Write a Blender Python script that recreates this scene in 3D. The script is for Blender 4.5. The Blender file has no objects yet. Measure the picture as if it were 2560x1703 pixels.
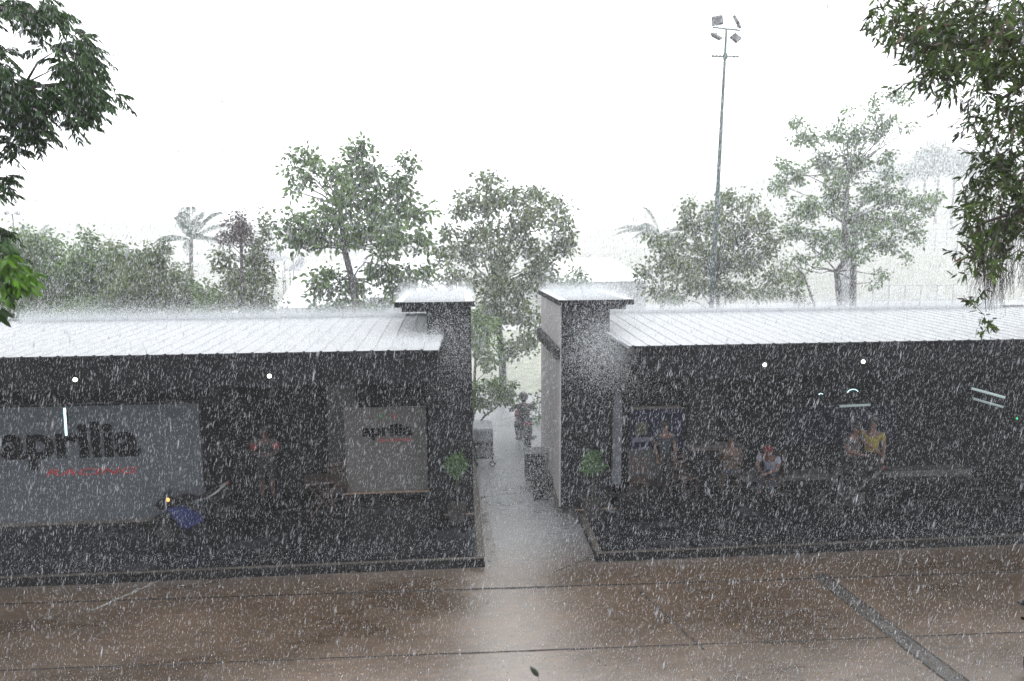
import bpy, math, random
import numpy as np
from mathutils import Vector, Matrix
random.seed(7); RNG = np.random.default_rng(11)
R = math.radians
sc = bpy.context.scene
col = sc.collection

# ------------------------------------------------------------------ camera
F_PX, CAM_H = 1750.0, 6.0
YAW, ROLL = R(4.6), R(0.3)
PITCH = math.atan((851.5 - 588) / F_PX)
fw = Vector((math.sin(YAW) * math.cos(PITCH), math.cos(YAW) * math.cos(PITCH), -math.sin(PITCH)))
rt = Vector((math.cos(YAW), -math.sin(YAW), 0))
up = rt.cross(fw)
r2 = rt * math.cos(ROLL) - up * math.sin(ROLL)
u2 = up * math.cos(ROLL) + rt * math.sin(ROLL)
CAM = Vector((0, 0, CAM_H))
cd = bpy.data.cameras.new('camera'); cam = bpy.data.objects.new('camera', cd); col.objects.link(cam)
cam.matrix_world = Matrix(((r2.x, u2.x, -fw.x, 0), (r2.y, u2.y, -fw.y, 0), (r2.z, u2.z, -fw.z, CAM_H), (0, 0, 0, 1)))
cd.sensor_width = 36; cd.lens = 36 * F_PX / 2560; cd.clip_end = 3000; cd.clip_start = 0.05
cd.dof.use_dof = True; cd.dof.focus_distance = 9.0; cd.dof.aperture_fstop = 1.8
sc.camera = cam

def ray(px, py): return fw + r2 * ((px - 1280) / F_PX) - u2 * ((py - 851.5) / F_PX)
def atz(px, py, z=0.0):
    d = ray(px, py); return CAM + d * ((z - CAM_H) / d.z)
def aty(px, py, y):
    d = ray(px, py); return CAM + d * (y / d.y)

# ------------------------------------------------------------------ sky, light, exposure
w = bpy.data.worlds.new('World'); sc.world = w; w.use_nodes = True
nt = w.node_tree; nt.nodes.clear()
SUN_EL, SUN_AZ = R(58), R(20)
sky = nt.nodes.new('ShaderNodeTexSky'); sky.sky_type = 'NISHITA'; sky.sun_disc = False
sky.sun_elevation = SUN_EL; sky.sun_rotation = SUN_AZ; sky.air_density = 1; sky.dust_density = 6; sky.ozone_density = 1
hs = nt.nodes.new('ShaderNodeHueSaturation'); hs.inputs['Saturation'].default_value = 0.03
b1 = nt.nodes.new('ShaderNodeBackground'); b1.inputs['Strength'].default_value = 0.05      # the bit of sky light that gets through
b2 = nt.nodes.new('ShaderNodeBackground'); b2.inputs['Color'].default_value = (0.97, 0.985, 1.0, 1); b2.inputs['Strength'].default_value = 3.1   # the even cloud deck
ad = nt.nodes.new('ShaderNodeAddShader'); wo = nt.nodes.new('ShaderNodeOutputWorld')
nt.links.new(sky.outputs[0], hs.inputs['Color']); nt.links.new(hs.outputs[0], b1.inputs['Color'])
nt.links.new(b1.outputs[0], ad.inputs[0]); nt.links.new(b2.outputs[0], ad.inputs[1]); nt.links.new(ad.outputs[0], wo.inputs['Surface'])
sd = bpy.data.lights.new('sun', 'SUN'); sd.energy = 0.5; sd.angle = R(40); sd.color = (1, 0.97, 0.93)
so = bpy.data.objects.new('sun', sd); col.objects.link(so)
so.rotation_euler = (math.pi / 2 - SUN_EL, 0, math.pi - SUN_AZ)
sc.view_settings.view_transform = 'Standard'; sc.view_settings.look = 'None'
sc.view_settings.exposure = 0.0; sc.view_settings.gamma = 1.0; sc.view_settings.use_curve_mapping = False
cy = sc.cycles
cy.max_bounces = 6; cy.diffuse_bounces = 3; cy.glossy_bounces = 3; cy.transmission_bounces = 4; cy.volume_bounces = 2
cy.transparent_max_bounces = 12; cy.caustics_reflective = False; cy.caustics_refractive = False
cy.use_denoising = True
try: cy.denoising_input_passes = 'RGB_ALBEDO_NORMAL'
except Exception: pass
HAZE_DENSITY = 0.0013

# ------------------------------------------------------------------ materials
MATS = {}
def mat(name, c, rough=0.6, metal=0.0, spec=0.5, var=0.25, vscale=3.0, c2=None, bump=0.0, bscale=20.0, island=0.0, transl=0.0, emit=None, stretch=None, rvar=0.0):
    if name in MATS: return MATS[name]
    m = bpy.data.materials.new(name); m.use_nodes = True; t = m.node_tree; n = t.nodes; l = t.links
    p = n['Principled BSDF']; out = n['Material Output']
    p.inputs['Roughness'].default_value = rough; p.inputs['Metallic'].default_value = metal
    p.inputs['Specular IOR Level'].default_value = spec
    tc = n.new('ShaderNodeTexCoord'); src = tc.outputs['Object']
    if stretch:
        mp = n.new('ShaderNodeMapping'); mp.inputs['Scale'].default_value = stretch; l.new(src, mp.inputs[0]); src = mp.outputs[0]
    nz = n.new('ShaderNodeTexNoise'); nz.inputs['Scale'].default_value = vscale; nz.inputs['Detail'].default_value = 6; nz.inputs['Roughness'].default_value = .62
    l.new(src, nz.inputs['Vector'])
    cr = n.new('ShaderNodeValToRGB'); cr.color_ramp.elements[0].position = .32; cr.color_ramp.elements[1].position = .68
    lo = [max(0, v * (1 - var)) for v in c]; hi = list(c2) if c2 else [min(1, v * (1 + var)) for v in c]
    cr.color_ramp.elements[0].color = (*lo, 1); cr.color_ramp.elements[1].color = (*hi, 1)
    l.new(nz.outputs['Fac'], cr.inputs[0]); co = cr.outputs[0]
    if island:
        g = n.new('ShaderNodeNewGeometry'); mr = n.new('ShaderNodeMapRange')
        mr.inputs['To Min'].default_value = 1 - island; mr.inputs['To Max'].default_value = 1 + island
        l.new(g.outputs['Random Per Island'], mr.inputs[0])
        mx = n.new('ShaderNodeVectorMath'); mx.operation = 'SCALE'; l.new(co, mx.inputs[0]); l.new(mr.outputs[0], mx.inputs['Scale']); co = mx.outputs[0]
    l.new(co, p.inputs['Base Color'])
    if rvar:
        mr2 = n.new('ShaderNodeMapRange'); mr2.inputs['From Min'].default_value = .35; mr2.inputs['From Max'].default_value = .65
        mr2.inputs['To Min'].default_value = max(.02, rough - rvar); mr2.inputs['To Max'].default_value = min(1, rough + rvar)
        l.new(nz.outputs['Fac'], mr2.inputs[0]); l.new(mr2.outputs[0], p.inputs['Roughness'])
    if bump:
        nb = n.new('ShaderNodeTexNoise'); nb.inputs['Scale'].default_value = bscale; nb.inputs['Detail'].default_value = 4; l.new(src, nb.inputs['Vector'])
        bp = n.new('ShaderNodeBump'); bp.inputs['Strength'].default_value = bump; bp.inputs['Distance'].default_value = .02
        l.new(nb.outputs['Fac'], bp.inputs['Height']); l.new(bp.outputs[0], p.inputs['Normal'])
    if emit:
        p.inputs['Emission Color'].default_value = (*c, 1); p.inputs['Emission Strength'].default_value = emit
    if transl:
        tr = n.new('ShaderNodeBsdfTranslucent'); l.new(co, tr.inputs['Color']); ms = n.new('ShaderNodeMixShader'); ms.inputs[0].default_value = transl
        l.new(p.outputs[0], ms.inputs[1]); l.new(tr.outputs[0], ms.inputs[2]); l.new(ms.outputs[0], out.inputs['Surface'])
    MATS[name] = m; return m

M_charcoal = mat('charcoal_paint', (.0055, .006, .008), .6, spec=.12, var=.35, vscale=2.2, bump=.1, bscale=6)
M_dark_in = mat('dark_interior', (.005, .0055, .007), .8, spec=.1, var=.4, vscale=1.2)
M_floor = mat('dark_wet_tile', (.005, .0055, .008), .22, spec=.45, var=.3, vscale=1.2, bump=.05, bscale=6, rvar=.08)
M_kerb = mat('wet_pale_stone', (.05, .043, .036), .5, spec=.3, var=.45, vscale=5, bump=.3, bscale=30)
M_kerbside = mat('dark_stone_side', (.006, .006, .006), .7, spec=.1, var=.5, vscale=4, bump=.3)
M_grout = mat('joint_dark', (.016, .014, .013), .7, var=.4, vscale=8)
M_panelgrey = mat('pale_grey_panel', (.068, .077, .088), .7, spec=.1, var=.14, vscale=1.5)
M_panelwarm = mat('warm_grey_panel', (.098, .094, .093), .7, spec=.1, var=.14, vscale=1.5)
M_side = mat('light_grey_cladding', (.29, .275, .28), .6, var=.15, vscale=1.6, bump=.1, stretch=(1, 1, .25))
M_black = mat('black_plastic', (.006, .006, .007), .6, spec=.15, var=.3, vscale=10)
M_rubber = mat('tyre_rubber', (.006, .006, .007), .85, spec=.1, var=.3, vscale=20)
M_steel = mat('brushed_steel', (.035, .036, .038), .5, metal=.6, var=.15, vscale=10)
M_galv = mat('galvanised_steel', (.05, .075, .07), .5, metal=.3, var=.3, vscale=6)
M_blue = mat('blue_gloss_paint', (.012, .028, .14), .25, var=.1, vscale=6)
M_white = mat('white_gloss_paint', (.22, .22, .23), .25, var=.08, vscale=6)
M_red = mat('red_gloss_paint', (.16, .01, .018), .2, var=.12, vscale=6)
M_letterblack = mat('black_lettering', (.002, .002, .003), .8, spec=.05, var=.1)
M_letterred = mat('red_lettering', (.26, .01, .014), .5, var=.15, vscale=4)
M_lettergreen = mat('green_lettering', (.01, .22, .05), .5, var=.1)
M_wood = mat('orange_brown_wood', (.030, .0115, .006), .5, var=.35, vscale=9, stretch=(1, 1, 6))
M_glassdark = mat('dark_glass', (.01, .012, .016), .1, var=.1)
M_glint = mat('glowing_reflection', (.65, .95, 1.0), .4, var=0, emit=1.6)  # self-lit colour standing in for bright reflections in glass
M_glintdim = mat('dim_glowing_reflection', (.50, .62, .62), .4, var=0, emit=.35)  # weaker glow for the dimmer glass reflections
M_bulb = mat('lit_bulb_glass', (.85, 1.0, .85), .4, var=0, emit=4.0)
M_amber = mat('lit_amber_lens', (1.0, .5, .1), .4, var=0, emit=1.0)
M_greenlight = mat('lit_green_lens', (.02, .8, .25), .4, var=0, emit=.9)
M_tail = mat('red_lens', (.5, .02, .02), .2, var=.1)
M_bark = mat('wet_bark', (.045, .037, .032), .8, var=.45, vscale=9, bump=.6, bscale=18, stretch=(1, 1, .3))
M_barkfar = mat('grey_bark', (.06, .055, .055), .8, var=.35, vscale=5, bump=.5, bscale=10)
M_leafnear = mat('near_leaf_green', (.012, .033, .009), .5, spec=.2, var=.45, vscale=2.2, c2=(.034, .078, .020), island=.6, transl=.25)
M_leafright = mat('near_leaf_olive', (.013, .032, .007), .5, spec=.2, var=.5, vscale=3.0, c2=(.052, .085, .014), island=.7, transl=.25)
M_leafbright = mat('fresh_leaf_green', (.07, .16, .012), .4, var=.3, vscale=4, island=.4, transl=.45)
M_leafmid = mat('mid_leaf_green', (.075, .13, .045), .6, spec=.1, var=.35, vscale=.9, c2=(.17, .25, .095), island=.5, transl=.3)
M_leafolive = mat('olive_leaf_green', (.08, .12, .052), .6, spec=.1, var=.35, vscale=.8, c2=(.18, .225, .105), island=.5, transl=.25)
M_leafdry = mat('dry_brown_leaf', (.075, .055, .05), .7, var=.4, vscale=2, island=.5, transl=.2)
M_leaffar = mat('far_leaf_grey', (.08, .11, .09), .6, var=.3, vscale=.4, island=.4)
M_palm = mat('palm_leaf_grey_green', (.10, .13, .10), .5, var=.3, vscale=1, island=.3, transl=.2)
M_root = mat('aerial_root_brown', (.020, .016, .014), .8, var=.4, vscale=8)
M_plant = mat('pot_plant_green', (.05, .11, .03), .5, var=.4, vscale=6, island=.5, transl=.3)
M_pot = mat('dark_clay_pot', (.014, .011, .010), .6, var=.3, vscale=8)
M_leafdark = mat('deep_dark_leaf', (.008, .014, .008), .35, var=.3, vscale=20)
M_litter = mat('fallen_leaf_orange', (.16, .06, .03), .5, var=.4, vscale=1.5, c2=(.20, .12, .035), island=.5)
M_tarp = mat('grey_canvas', (.16, .17, .18), .7, var=.2, vscale=4, bump=.3)
M_tent = mat('white_tent_fabric', (.72, .73, .75), .7, var=.08, vscale=1)
M_tentgrey = mat('grey_tent_fabric', (.30, .31, .33), .7, var=.1, vscale=1)
M_navy = mat('navy_print', (.010, .012, .032), .7, spec=.1, var=.35, vscale=4)
M_banner = mat('pale_blue_fabric', (.085, .095, .115), .7, var=.15, vscale=4)
M_skin = mat('skin', (.10, .045, .031), .5, var=.12, vscale=14)
M_skind = mat('skin_tan', (.05, .023, .016), .5, var=.12, vscale=14)
M_hair = mat('black_hair', (.012, .010, .009), .6, var=.3, vscale=30)
M_haze = None

def roof_metal():
    m = mat('ribbed_roof_metal', (.27, .28, .295), .5, metal=.0, var=.05, vscale=.8, rvar=.08)
    return m
M_roof = roof_metal()

def ground_mat():
    m = bpy.data.materials.new('wet_brown_concrete'); m.use_nodes = True; t = m.node_tree; n = t.nodes; l = t.links
    p = n['Principled BSDF']; tc = n.new('ShaderNodeTexCoord')
    def noise(scale, stretch=(1, 1, 1), det=6, rough=.6):
        mp = n.new('ShaderNodeMapping'); mp.inputs['Scale'].default_value = stretch; l.new(tc.outputs['Object'], mp.inputs[0])
        z = n.new('ShaderNodeTexNoise'); z.inputs['Scale'].default_value = scale; z.inputs['Detail'].default_value = det; z.inputs['Roughness'].default_value = rough
        l.new(mp.outputs[0], z.inputs['Vector']); return z.outputs['Fac']
    def ramp(f, a, b, ca, cb):
        c = n.new('ShaderNodeValToRGB'); c.color_ramp.elements[0].position = a; c.color_ramp.elements[1].position = b
        c.color_ramp.elements[0].color = (*ca, 1); c.color_ramp.elements[1].color = (*cb, 1); l.new(f, c.inputs[0]); return c.outputs[0]
    big = noise(.55, (.6, 1.4, 1)); fine = noise(9, (.35, 1.6, 1), 8, .7); spk = noise(45, (.6, 1.4, 1), 3)
    c1 = ramp(big, .35, .65, (.042, .0255, .0135), (.082, .050, .028))
    c2 = ramp(fine, .35, .7, (.45, .45, .46), (1.5, 1.5, 1.48))
    mm = n.new('ShaderNodeMix'); mm.data_type = 'RGBA'; mm.blend_type = 'MULTIPLY'; mm.inputs[0].default_value = 1
    l.new(c1, mm.inputs[6]); l.new(c2, mm.inputs[7])
    # greyer, cooler asphalt in the lane between the two buildings and beyond
    sx = n.new('ShaderNodeSeparateXYZ'); l.new(tc.outputs['Object'], sx.inputs[0])
    mr = n.new('ShaderNodeMapRange'); mr.inputs['From Min'].default_value = 11.6; mr.inputs['From Max'].default_value = 13.4; l.new(sx.outputs['Y'], mr.inputs[0])
    gre = n.new('ShaderNodeMix'); gre.data_type = 'RGBA'; l.new(mr.outputs[0], gre.inputs[0]); l.new(mm.outputs[2], gre.inputs[6])
    g2 = ramp(fine, .35, .7, (.09, .091, .095), (.17, .171, .176)); l.new(g2, gre.inputs[7])
    l.new(gre.outputs[2], p.inputs['Base Color'])
    rr = n.new('ShaderNodeMapRange'); rr.inputs['From Min'].default_value = .35; rr.inputs['From Max'].default_value = .65
    rr.inputs['To Min'].default_value = .25; rr.inputs['To Max'].default_value = .36; l.new(big, rr.inputs[0]); l.new(rr.outputs[0], p.inputs['Roughness'])
    p.inputs['IOR'].default_value = 2.15; p.inputs['Specular IOR Level'].default_value = .5
    b = n.new('ShaderNodeBump'); b.inputs['Strength'].default_value = .14; b.inputs['Distance'].default_value = .012; l.new(spk, b.inputs['Height'])
    bb = n.new('ShaderNodeBump'); bb.inputs['Strength'].default_value = .12; bb.inputs['Distance'].default_value = .03; l.new(fine, bb.inputs['Height']); l.new(b.outputs[0], bb.inputs['Normal'])
    l.new(bb.outputs[0], p.inputs['Normal'])
    return m
M_ground = ground_mat()

# ------------------------------------------------------------------ mesh helpers
def link(o, parent=None):
    col.objects.link(o)
    if parent is not None: o.parent = parent
    return o
def props(o, label=None, cat=None, group=None, kind=None):
    if label: o['label'] = label
    if cat: o['category'] = cat
    if group: o['group'] = group
    if kind: o['kind'] = kind
    return o
def thing(name, label, cat, loc=(0, 0, 0), rz=0, group=None):
    o = bpy.data.objects.new(name, None); o.empty_display_size = .2; link(o)
    o.location = loc; o.rotation_euler = (0, 0, rz)
    return props(o, label, cat, group)

class MB:
    def __init__(s): s.v = []; s.f = []; s.mi = []
    def add(s, vs, fs, mi=0):
        k = len(s.v); s.v += [tuple(v) for v in vs]; s.f += [tuple(i + k for i in f) for f in fs]; s.mi += [mi] * len(fs); return s
    def box(s, x0, x1, y0, y1, z0, z1, mi=0):
        return s.add([(x0, y0, z0), (x1, y0, z0), (x1, y1, z0), (x0, y1, z0), (x0, y0, z1), (x1, y0, z1), (x1, y1, z1), (x0, y1, z1)],
                     [(0, 3, 2, 1), (4, 5, 6, 7), (0, 1, 5, 4), (1, 2, 6, 5), (2, 3, 7, 6), (3, 0, 4, 7)], mi)
    def obox(s, c, size, rot=(0, 0, 0), mi=0):
        from mathutils import Euler
        m = Euler(rot).to_matrix(); h = [q / 2 for q in size]; c = Vector(c)
        vs = [c + m @ Vector((a * h[0], b * h[1], d * h[2])) for d in (-1, 1) for a, b in ((-1, -1), (1, -1), (1, 1), (-1, 1))]
        return s.add(vs, [(0, 3, 2, 1), (4, 5, 6, 7), (0, 1, 5, 4), (1, 2, 6, 5), (2, 3, 7, 6), (3, 0, 4, 7)], mi)
    def prism(s, pts, z0, z1, mi=0):
        n = len(pts); vs = [(x, y, z0) for x, y in pts] + [(x, y, z1) for x, y in pts]
        fs = [tuple(range(n - 1, -1, -1)), tuple(range(n, 2 * n))] + [(i, (i + 1) % n, n + (i + 1) % n, n + i) for i in range(n)]
        return s.add(vs, fs, mi)
    def tube(s, pts, rad, sides=8, mi=0, cap=True):
        pts = [Vector(p) for p in pts]; n = len(pts)
        if not hasattr(rad, '__len__'): rad = [rad] * n
        vs = []; prev = None
        for i, p in enumerate(pts):
            d = (pts[min(i + 1, n - 1)] - pts[max(i - 1, 0)])
            if d.length < 1e-9: d = Vector((0, 0, 1))
            d.normalize()
            if prev is None: a = d.orthogonal().normalized()
            else:
                a = prev - d * prev.dot(d); a = a.normalized() if a.length > 1e-6 else d.orthogonal().normalized()
            prev = a; b = d.cross(a)
            for k in range(sides):
                t = 2 * math.pi * k / sides; vs.append(p + (a * math.cos(t) + b * math.sin(t)) * rad[i])
        fs = [(i * sides + k, i * sides + (k + 1) % sides, (i + 1) * sides + (k + 1) % sides, (i + 1) * sides + k) for i in range(n - 1) for k in range(sides)]
        if cap: fs += [tuple(range(sides - 1, -1, -1)), tuple(range((n - 1) * sides, n * sides))]
        return s.add(vs, fs, mi)
    def ell(s, c, r, seg=14, rings=9, rot=(0, 0, 0), mi=0):
        from mathutils import Euler
        m = Euler(rot).to_matrix(); c = Vector(c)
        if not hasattr(r, '__len__'): r = (r, r, r)
        vs = [c + m @ Vector((0, 0, r[2]))]
        for i in range(1, rings):
            a = math.pi * i / rings
            for k in range(seg):
                t = 2 * math.pi * k / seg; vs.append(c + m @ Vector((r[0] * math.sin(a) * math.cos(t), r[1] * math.sin(a) * math.sin(t), r[2] * math.cos(a))))
        vs.append(c + m @ Vector((0, 0, -r[2]))); L = len(vs) - 1
        fs = [(0, 1 + k, 1 + (k + 1) % seg) for k in range(seg)]
        for i in range(rings - 2):
            fs += [(1 + i * seg + k, 1 + (i + 1) * seg + k, 1 + (i + 1) * seg + (k + 1) % seg, 1 + i * seg + (k + 1) % seg) for k in range(seg)]
        fs += [(L, 1 + (rings - 2) * seg + (k + 1) % seg, 1 + (rings - 2) * seg + k) for k in range(seg)]
        return s.add(vs, fs, mi)
    def torus(s, c, R0, r, axis='y', seg=28, sides=8, mi=0, sx=1.0):
        vs = []; c = Vector(c)
        for i in range(seg):
            t = 2 * math.pi * i / seg
            for k in range(sides):
                a = 2 * math.pi * k / sides; rr = R0 + r * math.cos(a); h = r * sx * math.sin(a)
                v = (rr * math.cos(t), h, rr * math.sin(t)) if axis == 'y' else (rr * math.cos(t), rr * math.sin(t), h)
                vs.append(c + Vector(v))
        fs = [(i * sides + k, ((i + 1) % seg) * sides + k, ((i + 1) % seg) * sides + (k + 1) % sides, i * sides + (k + 1) % sides) for i in range(seg) for k in range(sides)]
        return s.add(vs, fs, mi)
    def loft(s, secs, mi=0):
        """secs: list of (x, y half width, z centre, z half height)"""
        sides = 12; vs = []
        for (x, hw, zc, hh) in secs:
            for k in range(sides):
                t = 2 * math.pi * k / sides; q = 0.8
                cx, sx_ = math.cos(t), math.sin(t)
                vs.append((x, hw * math.copysign(abs(cx) ** q, cx), zc + hh * math.copysign(abs(sx_) ** q, sx_)))
        n = len(secs)
        fs = [(i * sides + k, (i + 1) * sides + k, (i + 1) * sides + (k + 1) % sides, i * sides + (k + 1) % sides) for i in range(n - 1) for k in range(sides)]
        fs += [tuple(range(sides)), tuple(range(n * sides - 1, (n - 1) * sides - 1, -1))]
        return s.add(vs, fs, mi)
    def build(s, name, m, parent=None, smooth=False, bevel=0.0):
        me = bpy.data.meshes.new(name); me.from_pydata(s.v, [], s.f)
        ms = m if isinstance(m, (list, tuple)) else [m]
        for q in ms: me.materials.append(q)
        if len(ms) > 1: me.polygons.foreach_set('material_index', s.mi)
        me.update()
        if smooth: me.polygons.foreach_set('use_smooth', [True] * len(me.polygons))
        o = bpy.data.objects.new(name, me); link(o, parent)
        if bevel:
            b = o.modifiers.new('bevel', 'BEVEL'); b.width = bevel; b.segments = 2; b.limit_method = 'ANGLE'
        return o

def np_mesh(name, V, Fa, m, parent=None, mats=None, mi=None):
    """V (n,3), Fa (k,s) all faces with the same count of corners"""
    me = bpy.data.meshes.new(name); k, s = Fa.shape
    me.vertices.add(len(V)); me.vertices.foreach_set('co', V.astype(np.float32).ravel())
    me.loops.add(k * s); me.loops.foreach_set('vertex_index', Fa.astype(np.int32).ravel())
    me.polygons.add(k); me.polygons.foreach_set('loop_start', np.arange(0, k * s, s, dtype=np.int32)); me.polygons.foreach_set('loop_total', np.full(k, s, dtype=np.int32))
    for q in (mats or [m]): me.materials.append(q)
    if mi is not None: me.polygons.foreach_set('material_index', mi.astype(np.int32))
    me.update(calc_edges=True)
    o = bpy.data.objects.new(name, me); link(o, parent); return o

def norm(a): return a / np.maximum(np.linalg.norm(a, axis=-1, keepdims=True), 1e-9)
def leaf_mesh(name, C0, D, L, W, m, parent=None, droop=0.0, mats=None, mi=None):
    """one folded leaf of six corners (two faces) per base point"""
    n = len(C0); D = norm(D); rnd = RNG.normal(size=(n, 3)); S = norm(np.cross(D, rnd)); N = np.cross(S, D)
    L = np.broadcast_to(L, (n,))[:, None]; W = np.broadcast_to(W, (n,))[:, None]
    b = C0; t = C0 + D * L; t[:, 2] -= (droop * L)[:, 0]
    mid = C0 + D * L * .35 + N * W * .18; m2 = C0 + D * L * .72 + N * W * .12; m2[:, 2] -= (droop * L * .4)[:, 0]
    l1 = mid + S * W * .5; l2 = m2 + S * W * .38; r1 = mid - S * W * .5; r2_ = m2 - S * W * .38
    V = np.stack([b, l1, l2, t, r2_, r1], 1).reshape(-1, 3)
    base = (np.arange(n) * 6)[:, None]
    Fa = np.concatenate([base + np.array([[0, 1, 2, 3]]), base + np.array([[0, 3, 4, 5]])], 0)
    if mi is not None: mi = np.concatenate([mi, mi])
    return np_mesh(name, V, Fa, m, parent, mats, mi)

def sheet(name, pts, z, m, kind='structure'):
    me = bpy.data.meshes.new(name); me.from_pydata([(p[0], p[1], z) for p in pts], [], [tuple(range(len(pts)))]); me.materials.append(m); me.update()
    o = bpy.data.objects.new(name, me); link(o)
    if kind: o['kind'] = kind
    return o

# ------------------------------------------------------------------ ground
g = MB(); g.add([(-380, -25, 0), (380, -25, 0), (380, 430, 0), (-380, 430, 0)], [(0, 1, 2, 3)]); g.build('ground', M_ground)['kind'] = 'structure'
def strip(name, a, b, wd, z, m, jitter=.006, seg=60):
    a = Vector(a); b = Vector(b); d = (b - a).normalized(); s = Vector((-d.y, d.x, 0)); vs = []; fs = []
    for i in range(seg + 1):
        p = a.lerp(b, i / seg); j1, j2 = random.gauss(0, jitter), random.gauss(0, jitter)
        q1 = p + s * (wd / 2 + j1); q2 = p - s * (wd / 2 + j2); vs += [(q1.x, q1.y, z), (q2.x, q2.y, z)]
        if i: fs.append((2 * i - 2, 2 * i - 1, 2 * i + 1, 2 * i))
    o = MB().add(vs, fs).build(name, m); o['kind'] = 'structure'; return o
def ext(p, q, k0, k1):
    return p + (p - q) * k0, q + (q - p) * k1
for (p, q, wd, k) in (((0, 1677), (2560, 1581), .028, .8), ((816, 1485), (2560, 1430), .045, .6)):
    A, B = ext(atz(*p), atz(*q), k, k); strip('paving_joint', A, B, wd, .004, M_grout, .004, 200)
strip('paving_joint', atz(1600, 1480), atz(1760, 1625), .035, .005, M_grout, .012, 60)
strip('paving_joint', atz(1385, 1432), atz(1500, 1385), .02, .005, M_grout, .01, 30)
M_drain = mat('grey_patched_concrete', (.032, .028, .025), .42, spec=.8, var=.65, vscale=6, bump=.4, bscale=22, rvar=.12)
A, B = atz(2045, 1437), atz(2480, 1770)
strip('drain_channel', A, B, .28, .006, M_drain, .012, 80)
sd_ = (B - A).normalized(); sv = Vector((-sd_.y, sd_.x, 0))
for k in (-1, 1): strip('paving_joint', A + sv * .14 * k, B + sv * .14 * k, .03, .009, M_grout, .008, 80)
M_mark = mat('worn_white_marking', (.15, .145, .135), .5, var=.6, vscale=10)
strip('painted_line', atz(228, 1527), atz(400, 1452), .08, .006, M_mark, .012, 40)
M_lightconc = mat('pale_wet_concrete', (.11, .10, .09), .35, spec=.8, var=.35, vscale=3, bump=.3, bscale=20, rvar=.12)
strip('gutter_strip', (.62, 12.0, 0), (.50, 15.6, 0), .20, .006, M_lightconc, .008, 40)
M_road = mat('wet_pale_road', (.13, .13, .13), .35, spec=.8, var=.2, vscale=.7, rvar=.1)
sheet('road', [(-60, 22.0), (60, 21.2), (60, 25.5), (-60, 26.3)], .006, M_road)
M_verge = mat('pale_wet_grass', (.24, .25, .20), .8, var=.4, vscale=2, bump=.6, bscale=30)
sheet('grass_verge', [(-70, 26.4), (70, 25.6), (70, 44), (-70, 44)], .012, M_verge)
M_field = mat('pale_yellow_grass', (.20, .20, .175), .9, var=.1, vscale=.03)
# embankment, far bank and hill as one terrain sheet
def terrain():
    nx, ny = 120, 70; V = []; 
    for j in range(ny + 1):
        y = 55 + (400 - 55) * (j / ny) ** 1.3
        for i in range(nx + 1):
            x = -330 + 660 * i / nx
            bank = 3.2 * max(0, min(1, (y - 60) / 22)) * max(0, min(1, (x - 10) / 25))
            hill = 34 * math.exp(-((x - 175) / 75) ** 2) * max(0, min(1, (y - 130) / 120)) ** 1.2
            hill2 = 13 * math.exp(-((x + 150) / 120) ** 2) * max(0, min(1, (y - 240) / 100))
            z = -.3 + bank + hill + hill2 + .25 * math.sin(x * .13 + y * .07) * (1 if y > 90 else 0)
            V.append((x, y, z + (.3 if j == 0 else 0) - (.35 if j == 0 else 0) + max(0, min(.5, (y - 56) * .1))))
    Fs = [(j * (nx + 1) + i, j * (nx + 1) + i + 1, (j + 1) * (nx + 1) + i + 1, (j + 1) * (nx + 1) + i) for j in range(ny) for i in range(nx)]
    o = MB().add(V, Fs).build('hills', M_field, smooth=True); o['kind'] = 'structure'
terrain()

# ------------------------------------------------------------------ the two pavilions with their entrance towers
PY0, PY1 = 12.04, 19.0       # plinth front and back
EY, EZ = 12.62, 3.95         # eave
BY = 17.0                    # roof back
SL = .028
WALL = 15.75                 # back wall of the shops
TY = 14.3                    # tower front
def ribbed_roof(x0, x1, side, parent):
    """trapezoid-ribbed roof sheet; side=+1: outer cut corner on the right (left building), -1: on the left"""
    V = []; Fs = []; pitch_ = .30; n = int(abs(x1 - x0) / pitch_)
    xs = []
    for i in range(n + 1):
        x = x0 + i * pitch_
        xs += [(x, 0), (x + .045, .0), (x + .06, .016), (x + .09, .016), (x + .105, 0)]
    xs = [q for q in xs if q[0] <= x1]; xs.append((x1, 0))
    ys = np.linspace(EY, BY, 9)
    for j, y in enumerate(ys):
        for (x, h) in xs: V.append((x, y, EZ + (y - EY) * SL + h))
    m = len(xs); Fs = [(j * m + i, j * m + i + 1, (j + 1) * m + i + 1, (j + 1) * m + i) for j in range(len(ys) - 1) for i in range(m - 1)]
    return MB().add(V, Fs).build('roof', M_roof, parent)

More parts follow.
